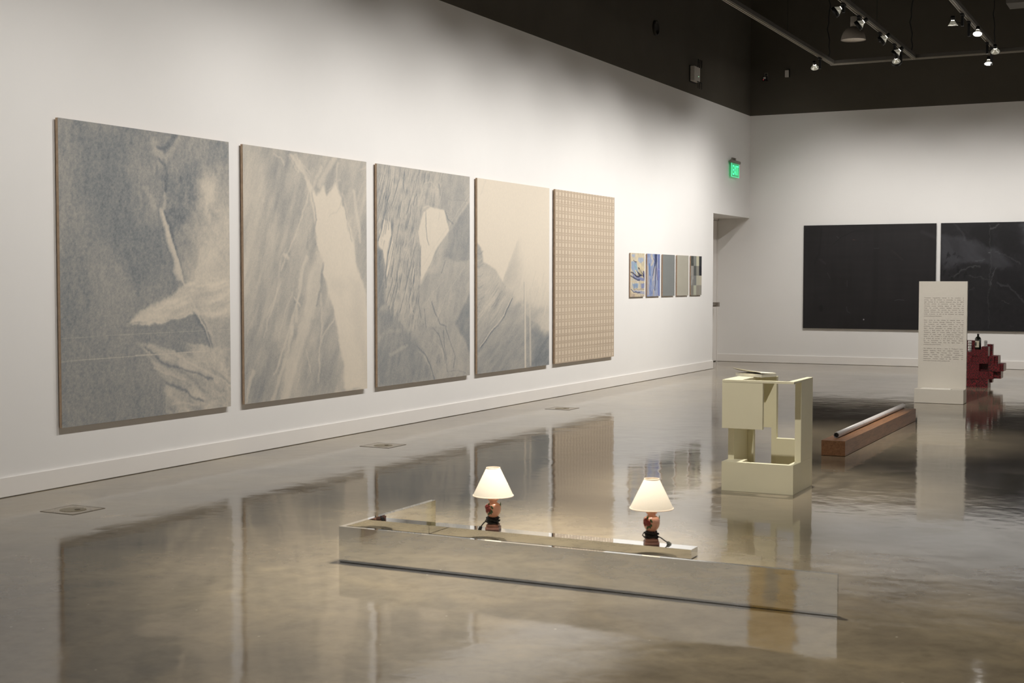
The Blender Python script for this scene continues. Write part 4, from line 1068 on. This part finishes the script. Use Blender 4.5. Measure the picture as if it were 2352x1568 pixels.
SPOTS = []
def lamp(head, aim, watts, angle=60, blend=.9, col=(1, .980, .952), r=.045):
    l = bpy.data.lights.new('spot_beam', 'SPOT'); l.energy = watts; l.spot_size = math.radians(angle); l.spot_blend = blend; l.color = col; l.shadow_soft_size = r
    o = bpy.data.objects.new('spot_beam', l); COL.objects.link(o)
    H_ = Vector(head); A = (Vector(aim)-H_).normalized()
    o.location = H_+A*.10; o.rotation_euler = (-A).to_track_quat('Z', 'Y').to_euler()
    return o

x1, x2, x3 = TRX
# middle track: aimed at the left wall
vis = [((x2, 17.2, ZT), (3.28, 17.2, 4.885), (0, 16.6, 2.6), 'spotlight on the middle track cut by the top edge of the photo'),
       ((x2, 18.1, ZT), (3.37, 18.1, 4.86), (0, 17.6, 2.4), 'black hooded spotlight in front of the dome lamp, on the middle track'),
       ((x2, 19.43, ZT), (3.40, 19.43, 4.87), (0, 19.0, 2.2), 'lone black hooded spotlight midway on the middle track, right of the dome lamp'),
       ((x2, 20.46, ZT), (3.39, 20.46, 4.84), (0, 20.3, 1.9), 'black hooded spotlight above another at the far end of the middle track')]
for b, h, a, lab in vis: spotlight(lab, b, h, a)
spotlight('spotlight pointing at the back wall, lowest at the far end of the middle track', (x2, 20.95, ZT), (3.29, 20.9, 4.79), (3.0, L, 1.9), True)
spotlight('spotlight with bright rim at the end of the track nearest the left wall', (x1, 21.2, ZT), (1.99, 21.2, 4.83), (1.6, L, 1.9), False)
spotlight('unglowing spotlight facing downward, first on the right track from the viewer', (x3, 18.55, ZT), (4.46, 18.55, 4.84), (4.4, 19.2, 0), False)
spotlight('dazzling spotlight facing the viewer, upper of the two glowing ones', (x3, 19.13, ZT), (4.69, 19.13, 4.80), (4.75, 17.2, .6), False, True, .062)
spotlight('spotlight with bright sides at the end of the right track, above the lower glowing one', (x3, 20.94, ZT), (4.69, 20.94, 4.84), (4.4, L, 1.9), False)
spotlight('glowing spotlight facing the viewer, lower of the two glowing ones', (x3, 21.4, ZT), (4.54, 21.4, 4.74), (4.65, 20.1, .4), False, True, .062)

# beams: left wall washed from the middle track
WL = 1.55
for y, w, z in ((-2.6, 170, 1.5), (.2, 150, 1.5), (3.2, 120, 1.5), (6.0, 190, 1.3), (8.4, 205, 1.4), (10.4, 240, 1.4), (12.3, 250, 1.4), (14.0, 240, 1.35), (15.6, 245, 1.35), (17.2, 240, 1.3), (18.1, 165, 1.2), (19.4, 180, 1.1), (20.4, 180, 1.0), (21.4, 220, 1.1)):
    lamp((3.33, y, 4.83), (0, y, z), w*WL, 84, 1.0)
lamp((3.33, 20.9, 4.83), (0, 23.2, 2.9), 150, 84, 1.0)  # extra beam added to brighten the upper corner by the doorway
# back wall
for x, w in ((1.95, 330), (3.25, 300), (4.65, 320), (6.1, 320), (7.8, 310), (9.6, 300), (11.5, 280)):
    lamp((x, 21.3, 4.80), (x, L, 1.2), w*WL*.43, 88, 1.0)
# sculptures and floor pools: right-track spots plus unseen beams added for brightness
lamp((3.95, 7.55, 4.9), (3.75, 6.6, .1), 1150, 48, 1.0, (1, .935, .83))
lamp((4.5, 5.0, 4.9), (3.70, 6.99, .33), 300, 18, .9, (1, .95, .86), .02)  # unseen narrow beam added to brighten the left lamp shade
lamp((5.5, 5.0, 4.9), (4.69, 6.99, .33), 110, 18, .9, (1, .95, .86), .02)  # matching narrow beam, added for the right lamp shade
lamp((x3, 7.2, 4.9), (4.7, 5.9, .1), 760, 62, 1.0, (1, .935, .83))
lamp((6.2, 5.6, 4.9), (6.3, 4.6, .1), 200, 66, 1.0, (1, .935, .83))
lamp((x3+.05, 10.3, 4.9), (4.6, 9.55, .4), 900, 40, 1.0, (1, .95, .86))
lamp((4.9, 6.2, 4.9), (4.6, 9.4, .5), 560, 34, 1.0, (1, .95, .88))  # beam added from the viewer's side to lift the cream pedestal's front
lamp((x3, 13.6, 4.9), (4.62, 13.2, .1), 900, 44, 1.0, (1, .95, .86))
lamp((x3, 13.0, 4.9), (4.57, 17.3, .9), 900, 36, 1.0, (1, .95, .88))  # front light added to brighten the text panel
lamp((4.69, 19.13, 4.80), (4.65, 17.3, .3), 110, 50, 1.0)
lamp((4.54, 21.4, 4.70), (4.65, 20.1, .4), 150, 44, 1.0)
lamp((x3, 17.0, 4.9), (4.7, 20.1, .5), 150, 36, 1.0)
# unseen right and front walls: lamps added for bounced fill and reflections
for y in (-2, 3, 8, 13, 18, 22):
    lamp((10.6, y, 4.9), (XR, y, 2.0), 420*WL, 90, 1.0)
for x in (1.8, 4.2, 6.6, 9.2):
    lamp((x, -2.3, 4.9), (x, YF, 2.0), 130*WL, 90, 1.0)

# dome pendant
dp = thing('dome_pendant', 'grey metal dome lamp hanging between the left and middle tracks', 'pendant lamp', (2.85, 20.0, 4.985))
bm = bmesh.new(); lathe(bm, [(.178, 0), (.176, .012), (.166, .060), (.145, .110), (.112, .152), (.075, .180), (.046, .192), (.044, .188), (.072, .176), (.108, .148), (.141, .107), (.162, .058), (.172, .012), (.174, 0)], 40, cap=False); obj('dome_shade', bm, simple('grey_enamel_dome', (170, 162, 152), .45), dp)
bm = bmesh.new(); lathe(bm, [(.046, .190), (.046, .262), (.044, .264), (.044, .335), (.036, .338)], 28); obj('neck', bm, simple('grey_enamel_neck', (196, 188, 178), .45), dp)
bm = bmesh.new(); lathe(bm, [(.170, .010), (.171, .012), (.010, .014)], 40, cap=False); obj('diffuser', bm, simple('pale_diffuser', (226, 218, 206), .6), dp)
bm = bmesh.new(); tube(bm, [(0, 0, .33), (0, 0, TOP-4.985)], .004, 6); obj('hanging_rod', bm, m_cable, dp)

# duct corner at the top right
du_ = thing('air_duct', 'corner of a grey air duct at the top right', 'duct', (4.70, 22.0, 5.705))
bm = bmesh.new(); box(bm, 0, 3.2, 0, .5, 0, .42, 0, .005); obj('duct_casing', bm, simple('grey_duct_metal', (122, 118, 112), .5, metal=.2), du_)
for x_ in (.5, 2.6):
    bm = bmesh.new(); tube(bm, [(x_, .25, .42), (x_, .25, TOP-5.705)], .006, 6); obj('hanger_rod', bm, m_cable, du_)

# ------------------------------------------------------------------ world, camera
w = bpy.data.worlds.new('world'); SC.world = w; w.use_nodes = True
w.node_tree.nodes['Background'].inputs[0].default_value = (.02, .02, .02, 1)

cam = bpy.data.cameras.new('camera'); co = bpy.data.objects.new('camera', cam); COL.objects.link(co)
F_, YAW, PITCH, ROLL, CX = 3122.8, .463917, .0447139, .00051916, 7.32533
cam.sensor_width = 36; cam.lens = F_*36/2352; cam.clip_end = 200
fw = Vector((-math.sin(YAW)*math.cos(PITCH), math.cos(YAW)*math.cos(PITCH), -math.sin(PITCH)))
rt = Vector((math.cos(YAW), math.sin(YAW), 0)); up = rt.cross(fw)
r2 = rt*math.cos(ROLL)+up*math.sin(ROLL); u2 = -rt*math.sin(ROLL)+up*math.cos(ROLL)
Mx = Matrix((r2, u2, -fw)).transposed().to_4x4(); Mx.translation = (CX, 0, 1.5)
co.matrix_world = Mx
cam.dof.use_dof = True; cam.dof.focus_distance = 15.5; cam.dof.aperture_fstop = 5.6
SC.camera = co
SC.view_settings.view_transform = 'Standard'; SC.view_settings.look = 'None'
SC.view_settings.exposure = 0.06; SC.view_settings.gamma = 1; SC.view_settings.use_curve_mapping = False
SC.cycles.use_denoising = True
try: SC.cycles.denoiser = 'OPENIMAGEDENOISE'
except Exception: pass
SC.cycles.use_adaptive_sampling = True; SC.cycles.adaptive_threshold = .02
SC.cycles.max_bounces = 8; SC.cycles.diffuse_bounces = 4; SC.cycles.glossy_bounces = 6
SC.cycles.caustics_reflective = False; SC.cycles.caustics_refractive = False
SC.cycles.sample_clamp_indirect = 6
